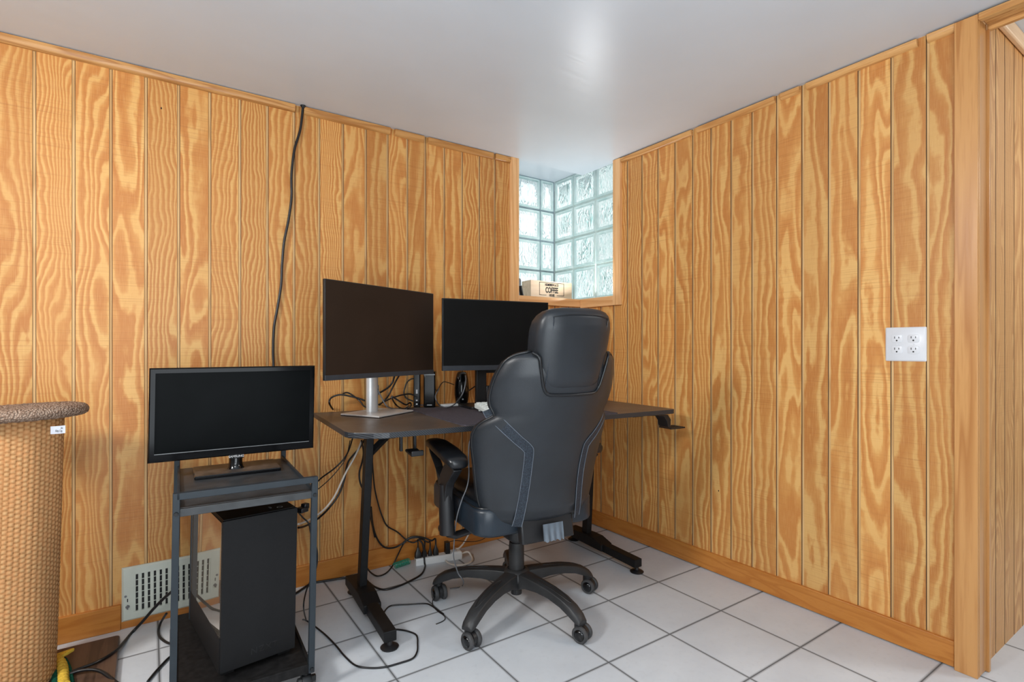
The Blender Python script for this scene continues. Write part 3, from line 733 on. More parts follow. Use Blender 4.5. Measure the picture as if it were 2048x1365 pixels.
for k in range(24):
    a0, a1 = 2 * PI * k / 24, 2 * PI * (k + 1) / 24
    b.add([(0.062 + r_ * math.cos(a) + KX * h, 0.03 + r_ * math.sin(a) + KY * h, h + 0.0028) for r_, a in ((0.0065, a0), (0.0085, a0), (0.0085, a1), (0.0065, a1))], [(0, 1, 2, 3)])
b.build('power_button_ring', M_ink_white, pc)
b = MB(); b.bx(0.035 + KX * h, 0.041 + KX * h, 0.035, 0.05, h + 0.002, h + 0.003); b.build('usb_port', M_silver_dk, pc)
text('badge', 'NZXT', 0.026, frame_M((0.015, -0.0045, 0.052), (1, 0, 0), (KX, KY, 1)), M_ink_grey, pc, 0.0004, sp=1.15)

# television
TZ = 0.612
tv = thing('television', 'small glossy black television standing on top of the rolling cart', 'television', (-1.915 + KX * (TZ - .3), -0.368, TZ), R(-1.9))
zb = 0.672 - TZ; W, H = 0.507, 0.305
b = MB(); b.loft([[(-W / 2, -0.012, zb), (W / 2, -0.012, zb), (W / 2, -0.012, zb + H), (-W / 2, -0.012, zb + H)],
                  [(-W / 2, 0.012, zb), (W / 2, 0.012, zb), (W / 2, 0.012, zb + H), (-W / 2, 0.012, zb + H)],
                  [(-W / 2 + .06, 0.04, zb + .05), (W / 2 - .06, 0.04, zb + .05), (W / 2 - .06, 0.04, zb + H - .05), (-W / 2 + .06, 0.04, zb + H - .05)]])
pp(b, 'housing', M_tvgloss, tv, bevel=0.003)
b = MB()
x0, x1, q0, q1 = -W / 2, W / 2, zb, zb + H
i0, i1, j0, j1 = x0 + 0.017, x1 - 0.017, q0 + 0.027, q1 - 0.017
lo = [[(x0, -0.012, q0), (x1, -0.012, q0), (x1, -0.012, q1), (x0, -0.012, q1)], [(x0 + .004, -0.017, q0 + .004), (x1 - .004, -0.017, q0 + .004), (x1 - .004, -0.017, q1 - .004), (x0 + .004, -0.017, q1 - .004)],
      [(i0, -0.017, j0), (i1, -0.017, j0), (i1, -0.017, j1), (i0, -0.017, j1)], [(i0, -0.013, j0), (i1, -0.013, j0), (i1, -0.013, j1), (i0, -0.013, j1)]]
b.loft(lo, False, False); pp(b, 'bezel', M_tvgloss, tv, smooth=20)
b = MB(); b.bx(i0, i1, -0.0135, -0.012, j0, j1); pp(b, 'screen', M_screen, tv)
b = MB(); b.bx(i0, i1, -0.0178, -0.0168, j0 - 0.0012, j0 + 0.0008); pp(b, 'bezel_line', M_silver_dk, tv)
b = MB(); b.lathe([(0.030, 0.010), (0.024, 0.018), (0.021, 0.035), (0.023, zb + 0.03)], (0.0, 0.012, 0), 22); b.box((0, -0.006, zb - 0.003), (0.044, 0.022, 0.014)); pp(b, 'stand_neck', M_gloss, tv, smooth=50)
b = MB(); b.loft([[(x, y, z) for x, y in rrect(0.262 - e, 0.175 - e, 0.006, 3, 0.005, 0.02)] for z, e in ((0, 0.002), (0.002, 0), (0.009, 0), (0.012, 0.004))]); b.mi = [1 if i == len(b.f) - 1 else 0 for i in range(len(b.f))]
pp(b, 'stand_base', [M_gloss, M_dust], tv, smooth=30)
text('badge', 'SAMSUNG', 0.0105, frame_M((0.0, -0.0178, zb - 0.003), (1, 0, 0), (0, 0, 1)), M_ink_white, tv, 0.0003)

# ------------------------------------------------------------------ cat scratching post, base board, toy
PX, PY = -2.50, -0.262
t = thing('scratching_post', 'tall tan sisal cat scratching post with a brown carpet top', 'scratching post', (PX, PY, 0.0))
nr, nz = 46 * 5, 118 * 4; rad = 0.098; zt0, zt1 = 0.02, 0.835
b = MB(); hs = []
lean = lambda z: ((z - 0.02) * 0.030, -(z - 0.02) * 0.0205)
for j in range(nz + 1):
    z = zt0 + (zt1 - zt0) * j / nz; lx, ly = lean(z)
    for i in range(nr):
        a = 2 * PI * i / nr; rib = int(a / (2 * PI) * 46)
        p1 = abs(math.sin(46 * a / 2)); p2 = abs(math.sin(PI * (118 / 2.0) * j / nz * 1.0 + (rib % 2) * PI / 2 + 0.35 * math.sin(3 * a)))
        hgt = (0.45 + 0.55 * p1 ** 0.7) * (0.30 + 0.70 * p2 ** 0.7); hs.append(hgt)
        r_ = rad + 0.0032 * hgt + 0.0012 * math.sin(7 * a + 5 * z)
        b.v.append((r_ * math.cos(a) + lx, r_ * math.sin(a) + ly, z))
for j in range(nz):
    for i in range(nr):
        k = (i + 1) % nr; b.f.append((j * nr + i, j * nr + k, (j + 1) * nr + k, (j + 1) * nr + i)); b.mi.append(0)
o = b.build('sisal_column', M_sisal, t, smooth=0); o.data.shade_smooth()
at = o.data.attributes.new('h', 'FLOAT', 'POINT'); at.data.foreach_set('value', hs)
b = MB(); n = 150; rings = []
lx, ly = lean(0.85)
prof = [(0.0, 0.868), (0.05, 0.868), (0.10, 0.868), (0.13, 0.867), (0.146, 0.864), (0.155, 0.857), (0.159, 0.848), (0.157, 0.839), (0.148, 0.832), (0.13, 0.829), (0.09, 0.829)]
for (r_, z) in prof:
    l = []
    for k in range(n):
        a = 2 * PI * k / n; jt = random.uniform(-0.0016, 0.0016)
        l.append(((r_ + jt) * math.cos(a) + lx, (r_ + jt) * math.sin(a) + ly, z + random.uniform(-0.0012, 0.0012) + 0.004 * math.cos(a + 0.6)))
    rings.append(l)
b.loft(rings, True, True); b.build('carpet_top', M_carpet, t, smooth=70)
tp = (-2.366,-0.4713,0.8221)
tg = MB(); lo = []
ux, uy = 0.80, -0.60
for k, (s, out) in enumerate(((0.0, 0.0), (0.02, 0.004), (0.036, 0.001))):
    lo.append((s, out))
c0 = (-2.391,-0.4365,0.807); c1 = (-2.354,-0.4801,0.8129)
dx, dy = c1[0] - c0[0], c1[1] - c0[1]
vs = []
for i in range(7):
    f = i / 6; bow = 0.004 * math.sin(f * PI)
    for dz in (0.0105, -0.0115): vs.append((c0[0] + dx * f + bow * 0.5 - PX, c0[1] + dy * f - bow - PY, (c0[2] + (c1[2] - c0[2]) * f) + dz))
tg.add(vs, [(2 * i, 2 * i + 1, 2 * i + 3, 2 * i + 2) for i in range(6)]); tgo = tg.build('brand_tag', M_tag, t)
mx = ((c0[0] + c1[0]) / 2 - PX + 0.0022, (c0[1] + c1[1]) / 2 - PY - 0.0048, (c0[2] + c1[2]) / 2)
text('lettering', 'the', 0.0075, frame_M((mx[0] + 0.006 * dx / 0.03, mx[1] + 0.006 * dy / 0.03, mx[2] + 0.0055), (dx, dy, 0.002), (0, 0, 1)), M_cable_gr, tgo, 0.0001, 0.9, shear=0.3)
text('lettering', 'Kitty City', 0.0095, frame_M((mx[0], mx[1], mx[2] - 0.0035), (dx, dy, 0.002), (0, 0, 1)), M_cable_gr, tgo, 0.0001, 0.72, shear=0.3)
b = MB(); b.prism([(x, y) for x, y in rrect(0.52, 0.42, 0.014, 4, -2.505 - PX, -0.287 - PY)], 0.0, 0.02)
bo = b.build('base_board', M_board, t, bevel=0.003, smooth=0)

t = thing('cat_toy', 'knitted yellow and green cat toy lying on the dark base board', 'toy', (-2.386, -0.262, 0.02), R(12))
b = MB(); pth = []; rr = []
for i in range(41):
    f = i / 40; pth.append((0.004 * math.sin(5 * f), 0.075 - 0.19 * f, 0.016)); rr.append(0.0125 + 0.0022 * abs(math.sin(f * 30)))
b.tube(pth, rr, 12); b.build('body', M_yarn_y, t, smooth=80)
b = MB(); pth = []; rr = []
for i in range(41):
    f = i / 40; pth.append((-0.020 + 0.003 * math.sin(4 * f), 0.085 - 0.20 * f, 0.010)); rr.append(0.0085 + 0.0018 * abs(math.sin(f * 34)))
b.tube(pth, rr, 10); pth = [(q[0] + 0.036, q[1], q[2] - 0.003) for q in pth]; b.tube(pth, [q * 0.7 for q in rr], 10); b.build('edging', M_yarn_g, t, smooth=80)
b = MB(); b.loft([[(0.002 + (y - 0.07) * 0.3 - wv, y, 0.022), (0.002 + (y - 0.07) * 0.8 + wv, y, 0.020), (0.002 + (y - 0.07) * 0.8 + wv, y, 0.030), (0.002 + (y - 0.07) * 0.3 - wv, y, 0.028)] for y, wv in ((0.060, 0.007), (0.074, 0.020), (0.088, 0.027), (0.096, 0.020))]); b.build('tail', M_yarn_y, t, bevel=0.003)
b = MB(); b.tube([(-0.022, 0.03, 0.016), (-0.05, 0.02, 0.014)], [0.006, 0.004], 8); b.build('fin', M_yarn_y, t)

# ------------------------------------------------------------------ office chair
ch = thing('office_chair', 'black leather executive office chair seen from behind at the desk', 'chair', (-0.937, -0.673, 0.0), R(-6.3))
def itp(tab, z):
    if z <= tab[0][0]: return tab[0][1]
    for (a, p), (c, q) in zip(tab, tab[1:]):
        if z <= c:
            f = (z - a) / (c - a); return p + (q - p) * f
    return tab[-1][1]
YC = lambda z: -0.215 - (z - 0.42) * 0.27 + 0.05 * math.exp(-((z - 0.62) / 0.16) ** 2) * 0.3
HWT = [(0.384, 0.10), (0.390, 0.145), (0.405, 0.180), (0.438, 0.212), (0.47, 0.232), (0.52, 0.246), (0.58, 0.255), (0.65, 0.266), (0.70, 0.276), (0.74, 0.279), (0.77, 0.272), (0.79, 0.256), (0.803, 0.238), (0.812, 0.228), (0.822, 0.232), (0.845, 0.245), (0.875, 0.252), (0.905, 0.252), (0.94, 0.246), (0.97, 0.237), (0.995, 0.226), (1.012, 0.209), (1.022, 0.190), (1.028, 0.165)]
def yb(x, z):   # rear surface of the backrest
    hw_ = itp(HWT, z); e = min(1.0, abs(x) / hw_)
    fwd = 0.10 * (abs(x) / 0.27) ** 2.3
    return YC(z) + fwd - 0.05 * max(0.0, (1 - e ** 4.0)) ** 0.5 - 0.0
N = 56; loops = []
zr = []
for (a, p), (c, q) in zip(HWT, HWT[1:]):
    m = max(1, int((c - a) / 0.008)); zr += [a + (c - a) * k / m for k in range(m)]
zr.append(HWT[-1][0])
for z in zr:
    hw_ = itp(HWT, z); l = []
    T = itp([(0.404, 0.012), (0.43, 0.035), (0.47, 0.05), (0.95, 0.05), (1.01, 0.04), (1.028, 0.018)], z)
    for k in range(N):
        a = 2 * PI * k / N; ct, st = math.cos(a), math.sin(a)
        x = hw_ * math.copysign(abs(ct) ** 0.62, ct)
        fwd = 0.10 * (abs(x) / 0.27) ** 2.3
        l.append((x, YC(z) + fwd + T * math.copysign(abs(st) ** 0.62, st), z))
    loops.append(l)
b = MB(); b.loft(loops); back = b.build('backrest', M_leather, ch, smooth=75)
# headrest
HH = [(0.892, 0.070), (0.896, 0.088), (0.904, 0.102), (0.918, 0.112), (0.94, 0.122), (0.98, 0.135), (1.03, 0.144), (1.07, 0.147), (1.10, 0.147), (1.13, 0.143), (1.150, 0.132), (1.163, 0.118), (1.171, 0.095), (1.175, 0.06)]
loops = []
zr = []
for (a, p), (c, q) in zip(HH, HH[1:]):
    m = max(1, int((c - a) / 0.008)); zr += [a + (c - a) * k / m for k in range(m)]
zr.append(HH[-1][0])
YH = lambda z: -0.345 - (z - 0.88) * 0.24
for z in zr:
    hw_ = itp(HH, z); T = itp([(0.892, 0.02), (0.906, 0.045), (0.93, 0.052), (1.11, 0.05), (1.153, 0.04), (1.168, 0.025), (1.175, 0.01)], z); l = []
    for k in range(N):
        a = 2 * PI * k / N; ct, st = math.cos(a), math.sin(a)
        x = hw_ * math.copysign(abs(ct) ** 0.36, ct); y = T * math.copysign(abs(st) ** 0.42, st)
        l.append((x, YH(z) + y + 0.03 * (abs(x) / 0.15) ** 2.5, z))
    loops.append(l)
b = MB(); b.loft(loops); head = b.build('headrest', M_leather, ch, smooth=75)
def yh(x, z):
    return YH(z) - 0.05 + 0.03 * (abs(x) / 0.15) ** 2.5
# seam lines on the headrest; the left one's highlight is put into its colour
for s in (-1, 1):
    b = MB(); b.tube([(s * 0.108, yh(0.108, z) + 0.0035 + (0.012 if z > 1.14 else 0), z) for z in [0.915 + 0.0122 * k for k in range(20)]], 0.0016, 6); b.build('seam', M_band if s < 0 else M_leather_dk, head)
b = MB(); b.tube([(x, yh(x, 1.153) + 0.007 + 0.0, 1.151 - 0.010 * (abs(x) / 0.11) ** 3) for x in [-0.11 + 0.011 * k for k in range(21)]], 0.0013, 6); b.build('seam', M_leather_dk, head)
# piping: V collar round the headrest, shoulder edges
def on_back(pts, off=0.002): return [(x, yb(x, z) - off, z) for x, z in pts]
col_ = [(-0.155, 1.026), (-0.140, 1.010), (-0.130, 0.97), (-0.120, 0.93), (-0.113, 0.908), (-0.099, 0.890), (-0.075, 0.885), (0.0, 0.883)]
col_ = col_ + [(-x, z) for x, z in col_[::-1][1:]]
b = MB(); b.tube(smooth_path(on_back(col_, 0.002), 5), 0.0055, 8); b.build('collar_piping', M_leather_dk, ch, smooth=60)
for s in (-1, 1):
    up = [(s * hw_ * 1.0, z) for z, hw_ in HWT if z >= 0.812]
    pts = []
    for x, z in up:
        fwd = 0.10 * (abs(x) / 0.27) ** 2.3; pts.append((x, YC(z) + fwd - 0.012, z))
    pts.append((s * 0.150, YC(1.03) + 0.02, 1.031))
    b = MB(); b.tube(smooth_path(pts, 3), 0.0045, 8); b.build('shoulder_piping', M_leather_dk, ch, smooth=60)
    lo_ = [(s * hw_ * 1.0, z) for z, hw_ in HWT if z <= 0.812]
    pts = [(x, YC(z) + 0.10 * (abs(x) / 0.27) ** 2.3 - 0.010, z) for x, z in lo_]
    b = MB(); b.tube(smooth_path(pts, 3), 0.0042, 8); b.build('wing_piping', M_leather_dk, ch, smooth=60)
# quilted bands down the back
for s in (-1, 1):
    ctr_ = [(0.246, 0.832), (0.230, 0.806), (0.205, 0.775), (0.165, 0.735), (0.128, 0.702), (0.118, 0.68), (0.115, 0.60), (0.118, 0.52), (0.124, 0.45), (0.128, 0.412)]
    pts = smooth_path([(x * s, 0, z) for x, z in ctr_], 5); b = MB(); L_ = []; 
    for i, p in enumerate(pts):
        d = (pts[min(i + 1, len(pts) - 1)] - pts[max(i - 1, 0)]).normalized(); nx, nz_ = d.z, -d.x
        wd = 0.015
        row = []
        for f in (-1, -0.5, 0, 0.5, 1):
            x, z = p.x + nx * wd * f, p.z + nz_ * wd * f; row.append((x, yb(x, z) - 0.0016, z))
        L_.append(row)
    b.loft(L_, False, False, False); bd = b.build('trim_band', M_band, ch, smooth=60)
    for e in (0, 4):
        q = MB(); q.tube([(r_[e][0], r_[e][1] - 0.0008, r_[e][2]) for r_ in L_], 0.0011, 5); q.build('stitching', M_stitch, bd)
# seat
def rbox(cx, cy, w, d, z0, z1, r, e=0.02, drop=0.0):
    b = MB(); L_ = []
    for z, ins in ((z0, e), (z0 + e * 0.5, e * 0.2), (z0 + e, 0), (z1 - e, 0), (z1 - e * 0.4, e * 0.25), (z1, e)):
        L_.append([(x, y, z - drop * max(0, (y - cy) / d)) for x, y in rrect(w - 2 * ins, d - 2 * ins, r, 6, cx, cy)])
    b.loft(L_); return b
rbox(-0.008, 0.05, 0.50, 0.51, 0.368, 0.478, 0.06, 0.018).build('seat', M_leather_blue, ch, smooth=60)
rbox(0, 0.05, 0.46, 0.47, 0.455, 0.520, 0.07, 0.03).build('seat_cushion', M_leather_dk, ch, smooth=60)
b = MB(); b.tube([(x, y, 0.474) for x, y in rrect(0.486, 0.494, 0.06, 6, -0.008, 0.05)] + [(0.235, 0.237, 0.474)], 0.003, 6); b.build('seat_piping', M_leather_dk, ch)
b = rbox(0.01, -0.03, 0.26, 0.34, 0.330, 0.400, 0.04, 0.014); b.build('underseat_pan', M_blkplastic, ch, smooth=50)
b = MB(); b.bx(-0.07, 0.07, -0.10, 0.14, 0.30, 0.335); b.build('tilt_mechanism', M_blkplastic, ch, bevel=0.006)
b = MB(); b.tube([(0.05, 0.05, 0.315), (0.20, 0.06, 0.325), (0.27, 0.06, 0.33)], [0.005, 0.005, 0.007], 8); b.build('tilt_lever', M_blkplastic, ch)
# lower back bracket behind the seat
b = MB(); L_ = []
for k in range(9):
    x = -0.11 + 0.0275 * k; L_.append([(x, -0.25, 0.345), (x, -0.215, 0.345), (x, -0.20, 0.43), (x, -0.235, 0.43)])
b.loft(L_); b.build('back_bracket', M_blkplastic, ch, bevel=0.006)
# hanging flap
b = MB(); L_ = []
for i in range(25):
    f = i / 24; x = -0.035 + 0.085 * f; wv = 0.004 * math.sin(f * 22)
    L_.append([(x - 0.006 * k / 3, -0.262 - 0.006 * k + wv * k / 3, 0.412 - 0.019 * k + (0.0025 * math.sin(f * 30) if k == 3 else 0)) for k in range(4)])
b.loft(L_, False, False, False); b.build('fabric_flap', M_flap, ch, smooth=70)
# armrests
for s in (-1, 1):
    b = MB(); L_ = []
    for y, w_, zc, th in ((-0.135, 0.018, 0.628, 0.010), (-0.128, 0.034, 0.630, 0.018), (-0.10, 0.042, 0.638, 0.021), (-0.02, 0.044, 0.652, 0.021), (0.08, 0.040, 0.664, 0.020), (0.14, 0.033, 0.664, 0.018), (0.165, 0.022, 0.656, 0.014), (0.174, 0.010, 0.650, 0.008)):
        L_.append([(s * 0.300 + w_ * math.copysign(abs(math.cos(a)) ** 0.6, math.cos(a)), y, zc + th * math.copysign(abs(math.sin(a)) ** 0.7, math.sin(a))) for a in [2 * PI * k / 24 for k in range(24)]])
    b.loft(L_); arm = b.build('armrest', M_leather_dk, ch, smooth=70)
    b = MB()
    def strip(pts, wd):
        L2 = []
        for (y, z, dyy, dzz) in pts:
            L2.append([(s * 0.302 + wd * q, y + dyy * p, z + dzz * p) for q, p in ((-1, -1), (-1, 1), (1, 1), (1, -1))])
        b.loft(L2)
    strip([(-0.10, 0.616, 0.022, 0.012), (-0.05, 0.588, 0.030, 0.020), (-0.012, 0.55, 0.034, 0.012), (0.0, 0.50, 0.030, 0.0), (0.0, 0.47, 0.028, 0)], 0.017)
    strip([(0.150, 0.640, 0.010, 0.014), (0.115, 0.615, 0.018, 0.020), (0.06, 0.575, 0.026, 0.022), (0.02, 0.53, 0.030, 0.012), (0.004, 0.48, 0.028, 0.0)], 0.016)
    b.build('arm_strut', M_blkplastic, arm, bevel=0.007, seg=3)
    b = MB(); b.tube([(s * 0.302, 0.0, 0.53), (s * 0.302, -0.004, 0.47), (s * 0.300, -0.010, 0.345)], [0.026, 0.028, 0.029], 20); b.build('arm_sleeve', M_blkplastic, arm, smooth=60)
    b = MB(); b.tube([(s * 0.300, -0.010, 0.347), (s * 0.27, -0.012, 0.335), (s * 0.20, -0.012, 0.345), (s * 0.14, -0.012, 0.36)], [0.026, 0.024, 0.022, 0.022], 12, flat=0.5); b.build('arm_bracket', M_blkplastic, arm, smooth=60)
    b = MB(); b.loft([[(s * 0.285, y, z), (s * 0.265, y, z), (s * 0.265, y + 0.05, z + 0.0), (s * 0.285, y + 0.045, z)] for y, z in ((0.02, 0.36), (0.03, 0.42), (0.05, 0.50))]); b.build('arm_gusset', M_blkplastic, arm, bevel=0.004)
    b = MB(); b.lathe([(0.016, 0.0), (0.018, 0.01), (0.014, 0.022)], (s * 0.300, 0.03, 0.352), 12, 'Y'); b.build('adjuster_knob', M_blkplastic, arm)
# gas column
b = MB(); b.lathe([(0.022, 0.235), (0.022, 0.31)], n=24); b.build('gas_piston', M_basegrey, ch)
b = MB(); b.lathe([(0.030, 0.10), (0.031, 0.15), (0.0305, 0.245), (0.029, 0.262), (0.024, 0.262)], n=24); b.build('column_sleeve', M_basegrey, ch)
b = MB(); b.lathe([(0.022, 0.055), (0.022, 0.075), (0.030, 0.08), (0.032, 0.12)], n=16); b.build('column_tip', M_basegrey, ch)
b = MB(); b.lathe([(0.02, 0.082), (0.052, 0.095), (0.060, 0.125), (0.052, 0.150), (0.036, 0.158), (0.034, 0.155)], n=30); hub = b.build('base_hub', M_basegrey, ch, smooth=50)
for k in range(5):
    ang = R(-82.4 + 72 * k + 6.3); ca_, sa_ = math.cos(ang), math.sin(ang)
    def P(r, t_, z): return (ca_ * r - sa_ * t_, sa_ * r + ca_ * t_, z)
    b = MB(); L_ = []
    for r_, wt, wb, zt_, zb_ in ((0.035, 0.030, 0.034, 0.152, 0.090), (0.08, 0.027, 0.030, 0.152, 0.105), (0.14, 0.025, 0.027, 0.149, 0.111), (0.20, 0.024, 0.026, 0.143, 0.109), (0.26, 0.023, 0.026, 0.131, 0.098), (0.305, 0.021, 0.026, 0.115, 0.080), (0.335, 0.019, 0.025, 0.096, 0.066), (0.350, 0.014, 0.020, 0.078, 0.062)):
        L_.append([P(r_, -wb, zb_), P(r_, -wb, (zb_ + zt_) / 2), P(r_, -wt, zt_ - 0.004), P(r_, -wt * 0.55, zt_), P(r_, wt * 0.55, zt_), P(r_, wt, zt_ - 0.004), P(r_, wb, (zb_ + zt_) / 2), P(r_, wb, zb_)])
    b.loft(L_); lg = b.build('base_leg', M_basegrey, ch, bevel=0.002, smooth=50)
    b = MB(); ov = []
    for i in range(26):
        a = 2 * PI * i / 25; r_ = 0.205 + 0.088 * math.cos(a); tt = 0.0105 * math.sin(a)
        ov.append(P(r_, tt, itp([(0.14, 0.149), (0.20, 0.143), (0.26, 0.131), (0.305, 0.115)], r_) + 0.0005))
    b.tube(ov, 0.0016, 6); b.build('leg_inlay', M_blkplastic, lg)
    cx, cy = ca_ * 0.332, sa_ * 0.332
    sw = [0.35, -0.5, 0.3, 0.15, 0.2][k] + ang
    sw = [R(27), R(27), R(20), R(2), R(16)][k]
    def Q(a_, b_, z): return (cx + math.cos(sw) * a_ - math.sin(sw) * b_, cy + math.sin(sw) * a_ + math.cos(sw) * b_, z)
    b = MB(); b.cyl(Q(0, 0, 0.045), Q(0, 0, 0.072), 0.018, n=16)
    b.lathe([(0.016, -0.008), (0.0265, -0.007), (0.0265, 0.007), (0.016, 0.008)], (0, 0, 0), 22, 'X')
    nv = 22 * 4
    b.v[-nv:] = [Q(x, y - 0.010, z + 0.033) for x, y, z in b.v[-nv:]]
    cs = b.build('caster', M_blkplastic, lg, smooth=50)
    for s in (-1, 1):
        b = MB(); b.lathe([(0.010, s * 0.009), (0.027, s * 0.010), (0.030, s * 0.013), (0.030, s * 0.022), (0.027, s * 0.026), (0.021, s * 0.0265), (0.019, s * 0.024)], (0, 0, 0), 28, 'X')
        b.v = [Q(x, y - 0.012, z + 0.030) for x, y, z in b.v]; wl = b.build('wheel', M_wheel, cs, smooth=45)
        b = MB(); b.lathe([(0.0195, s * 0.0225), (0.018, s * 0.027), (0.010, s * 0.0295), (0.002, s * 0.030)], (0, 0, 0), 22, 'X')
        b.v = [Q(x, y - 0.012, z + 0.030) for x, y, z in b.v]; b.build('hub_cap', M_gloss, wl, smooth=60)

for o_ in ch.children_recursive:
    if o_.type == 'MESH':
        for v_ in o_.data.vertices:
            if v_.co.z > 0.80: v_.co.x += 0.008 * min(1.0, (v_.co.z - 0.80) / 0.1)

# ------------------------------------------------------------------ items in the window
t = thing('coffee_box', 'pale wooden box lettered COFFEE on the window sill', 'box', (0, 0, 1.334))
A = (-0.2746,0.13,1.451); B = (0.034,0.115,1.457)
t.location = (A[0], A[1], 1.333); ang = math.atan2(B[1] - A[1], B[0] - A[0]); t.rotation_euler = (0, 0, ang)
bw = math.hypot(B[0] - A[0], B[1] - A[1]); bh = A[2] - 1.333
b = MB(); b.bx(0, bw, 0, 0.10, 0, bh); bxo = b.build('box_body', M_boxwood, t, bevel=0.001)
cxm = bw * 0.50; fw_, y_ = bw * 0.60, -0.0008
b = MB()
zl0, zl1 = bh * 0.26, bh * 0.93
b.bx(cxm - fw_ / 2, cxm + fw_ / 2, y_, 0, zl1 - 0.003, zl1); b.bx(cxm - fw_ / 2, cxm - fw_ / 2 + 0.003, y_, 0, zl0, zl1); b.bx(cxm + fw_ / 2 - 0.003, cxm + fw_ / 2, y_, 0, zl0, zl1)
b.bx(cxm - fw_ / 2, cxm - fw_ * 0.22, y_, 0, zl0, zl0 + 0.003); b.bx(cxm + fw_ * 0.2, cxm + fw_ / 2, y_, 0, zl0, zl0 + 0.003)
b.build('label_border', M_ink, bxo)
FX, FZ = (1, 0, 0), (0, 0, 1)
def ttl(s_, z, size, sx): text('lettering', s_, size, frame_M((cxm, -0.0012, z), FX, FZ), M_ink, bxo, 0.0004, sx, bold=size * 0.03)
ttl('HOMEBREW & CO', bh * 0.80, 0.021, 0.58); ttl('COFFEE', bh * 0.525, 0.047, 0.58); ttl('HOUSE', bh * 0.27, 0.021, 0.58)
A = (-0.3785,0.12,1.454); B = (-0.3211,0.14,1.448)
t = thing('phone_case', 'dark grey dotted case leaning at the left end of the window sill', 'case', (A[0], A[1], 1.333), R(20))
b = MB(); b.loft([[(x, y, z) for x, z in rrect(0.075, A[2] - 1.333, 0.014, 4, 0.0, (A[2] - 1.333) / 2)] for y in (0, 0.01)]); b.build('shell', M_greycase, t, bevel=0.001)
for k in range(4):
    b = MB(); b.box((0.028, -0.0006, 0.02 + 0.018 * k), (0.005, 0.001, 0.006)); b.build('dot', M_ink_white, t)
b = MB(); b.box((-0.005, -0.03, 0.035), (0.008, 0.02, 0.075), M=Matrix.Rotation(-0.35, 3, 'Y')); b.build('prop', M_hole, t)

# ------------------------------------------------------------------ power strip, plugs, spring
A = (-1.104, -0.060); B = (-0.878, -0.108); ang = math.atan2(B[1] - A[1], B[0] - A[0]); Ls = math.hypot(B[0] - A[0], B[1] - A[1])
ps = thing('power_strip', 'white power strip lying on the floor along the baseboard', 'power strip', (A[0], A[1], 0.0), ang)
b = MB(); b.loft([[(x, y, z) for y, z in ((-0.022, 0), (0.022, 0), (0.022, 0.03), (0.018, 0.034), (-0.018, 0.034), (-0.022, 0.03))] for x in (0, Ls - 0.05)]); b.build('housing', M_white, ps, bevel=0.002)
b = MB(); b.loft([[(x, y * k_, z * k_) for y, z in ((-0.024, 0), (0.024, 0), (0.024, 0.034), (0.018, 0.041), (-0.018, 0.041), (-0.024, 0.034))] for x, k_ in ((Ls - 0.055, 1), (Ls - 0.01, 1), (Ls, 0.85))]); b.build('end_cap', M_white, ps, bevel=0.003)
b = MB(); b.cyl((Ls - 0.035, -0.004, 0.04), (Ls - 0.035, -0.004, 0.05), 0.008, n=14); b.build('switch', M_metalring, ps)
PL = [(0.014, 0.030, 0.016), (0.045, 0.026, 0.012), (0.073, 0.024, 0.010), (0.101, 0.032, 0.013)]
def strip_pt(x, y, z): return (A[0] + math.cos(ang) * x - math.sin(ang) * y, A[1] + math.sin(ang) * x + math.cos(ang) * y, z)
LB = ['black power plug at the left end of the white power strip', 'black power plug second from the left on the power strip', 'slim black power plug third along the power strip', 'black power plug fourth along, beside the free sockets']
CP = [
    [strip_pt(0.014, 0, 0.075), strip_pt(0.014, 0.004, 0.115), (-1.099,-0.07,0.1156), (-1.117,-0.06,0.1092), (-1.142,-0.04,0.1227), (-1.181,-0.03,0.1634), (-1.231,-0.03,0.2014), (-1.255,-0.03,0.2482), (-1.275,-0.03,0.3101), (-1.301,-0.05,0.4001), (-1.335,-0.12,0.5207), (-1.388,-0.25,0.6455)],
    [strip_pt(0.045, 0, 0.072), strip_pt(0.046, 0, 0.112), (-1.093,-0.08,0.1246), (-1.077,-0.09,0.1003), (-1.074,-0.1019,0.02), (-1.085,-0.1296,0.008), (-1.133,-0.1912,0.006), (-1.202,-0.2261,0.006), (-1.269,-0.2464,0.006), (-1.324,-0.2433,0.006), (-1.351,-0.196,0.006), (-1.366,-0.096,0.006), (-1.413,-0.0452,0.006)],
    [strip_pt(0.073, 0, 0.068), strip_pt(0.073, 0, 0.10), (-1.046,-0.08,0.1029), (-1.07,-0.07,0.117), (-1.094,-0.06,0.1285), (-1.131,-0.05,0.1258), (-1.161,-0.05,0.1058), (-1.176,-0.03,0.0597), (-1.206,-0.0314,0.01), (-1.259,-0.0856,0.006), (-1.303,-0.0947,0.006), (-1.315,-0.0414,0.006), (-1.324,-0.0218,0.02)],
    [strip_pt(0.101, 0, 0.074), strip_pt(0.100, 0.003, 0.11), (-1.027,-0.08,0.1064), (-1.057,-0.07,0.1216), (-1.099,-0.06,0.1344), (-1.131,-0.05,0.1306), (-1.172,-0.04,0.1027), (-1.215,-0.04,0.0974), (-1.254,-0.04,0.1127), (-1.285,-0.04,0.1565), (-1.312,-0.06,0.2273), (-1.353,-0.15,0.3413)],
]
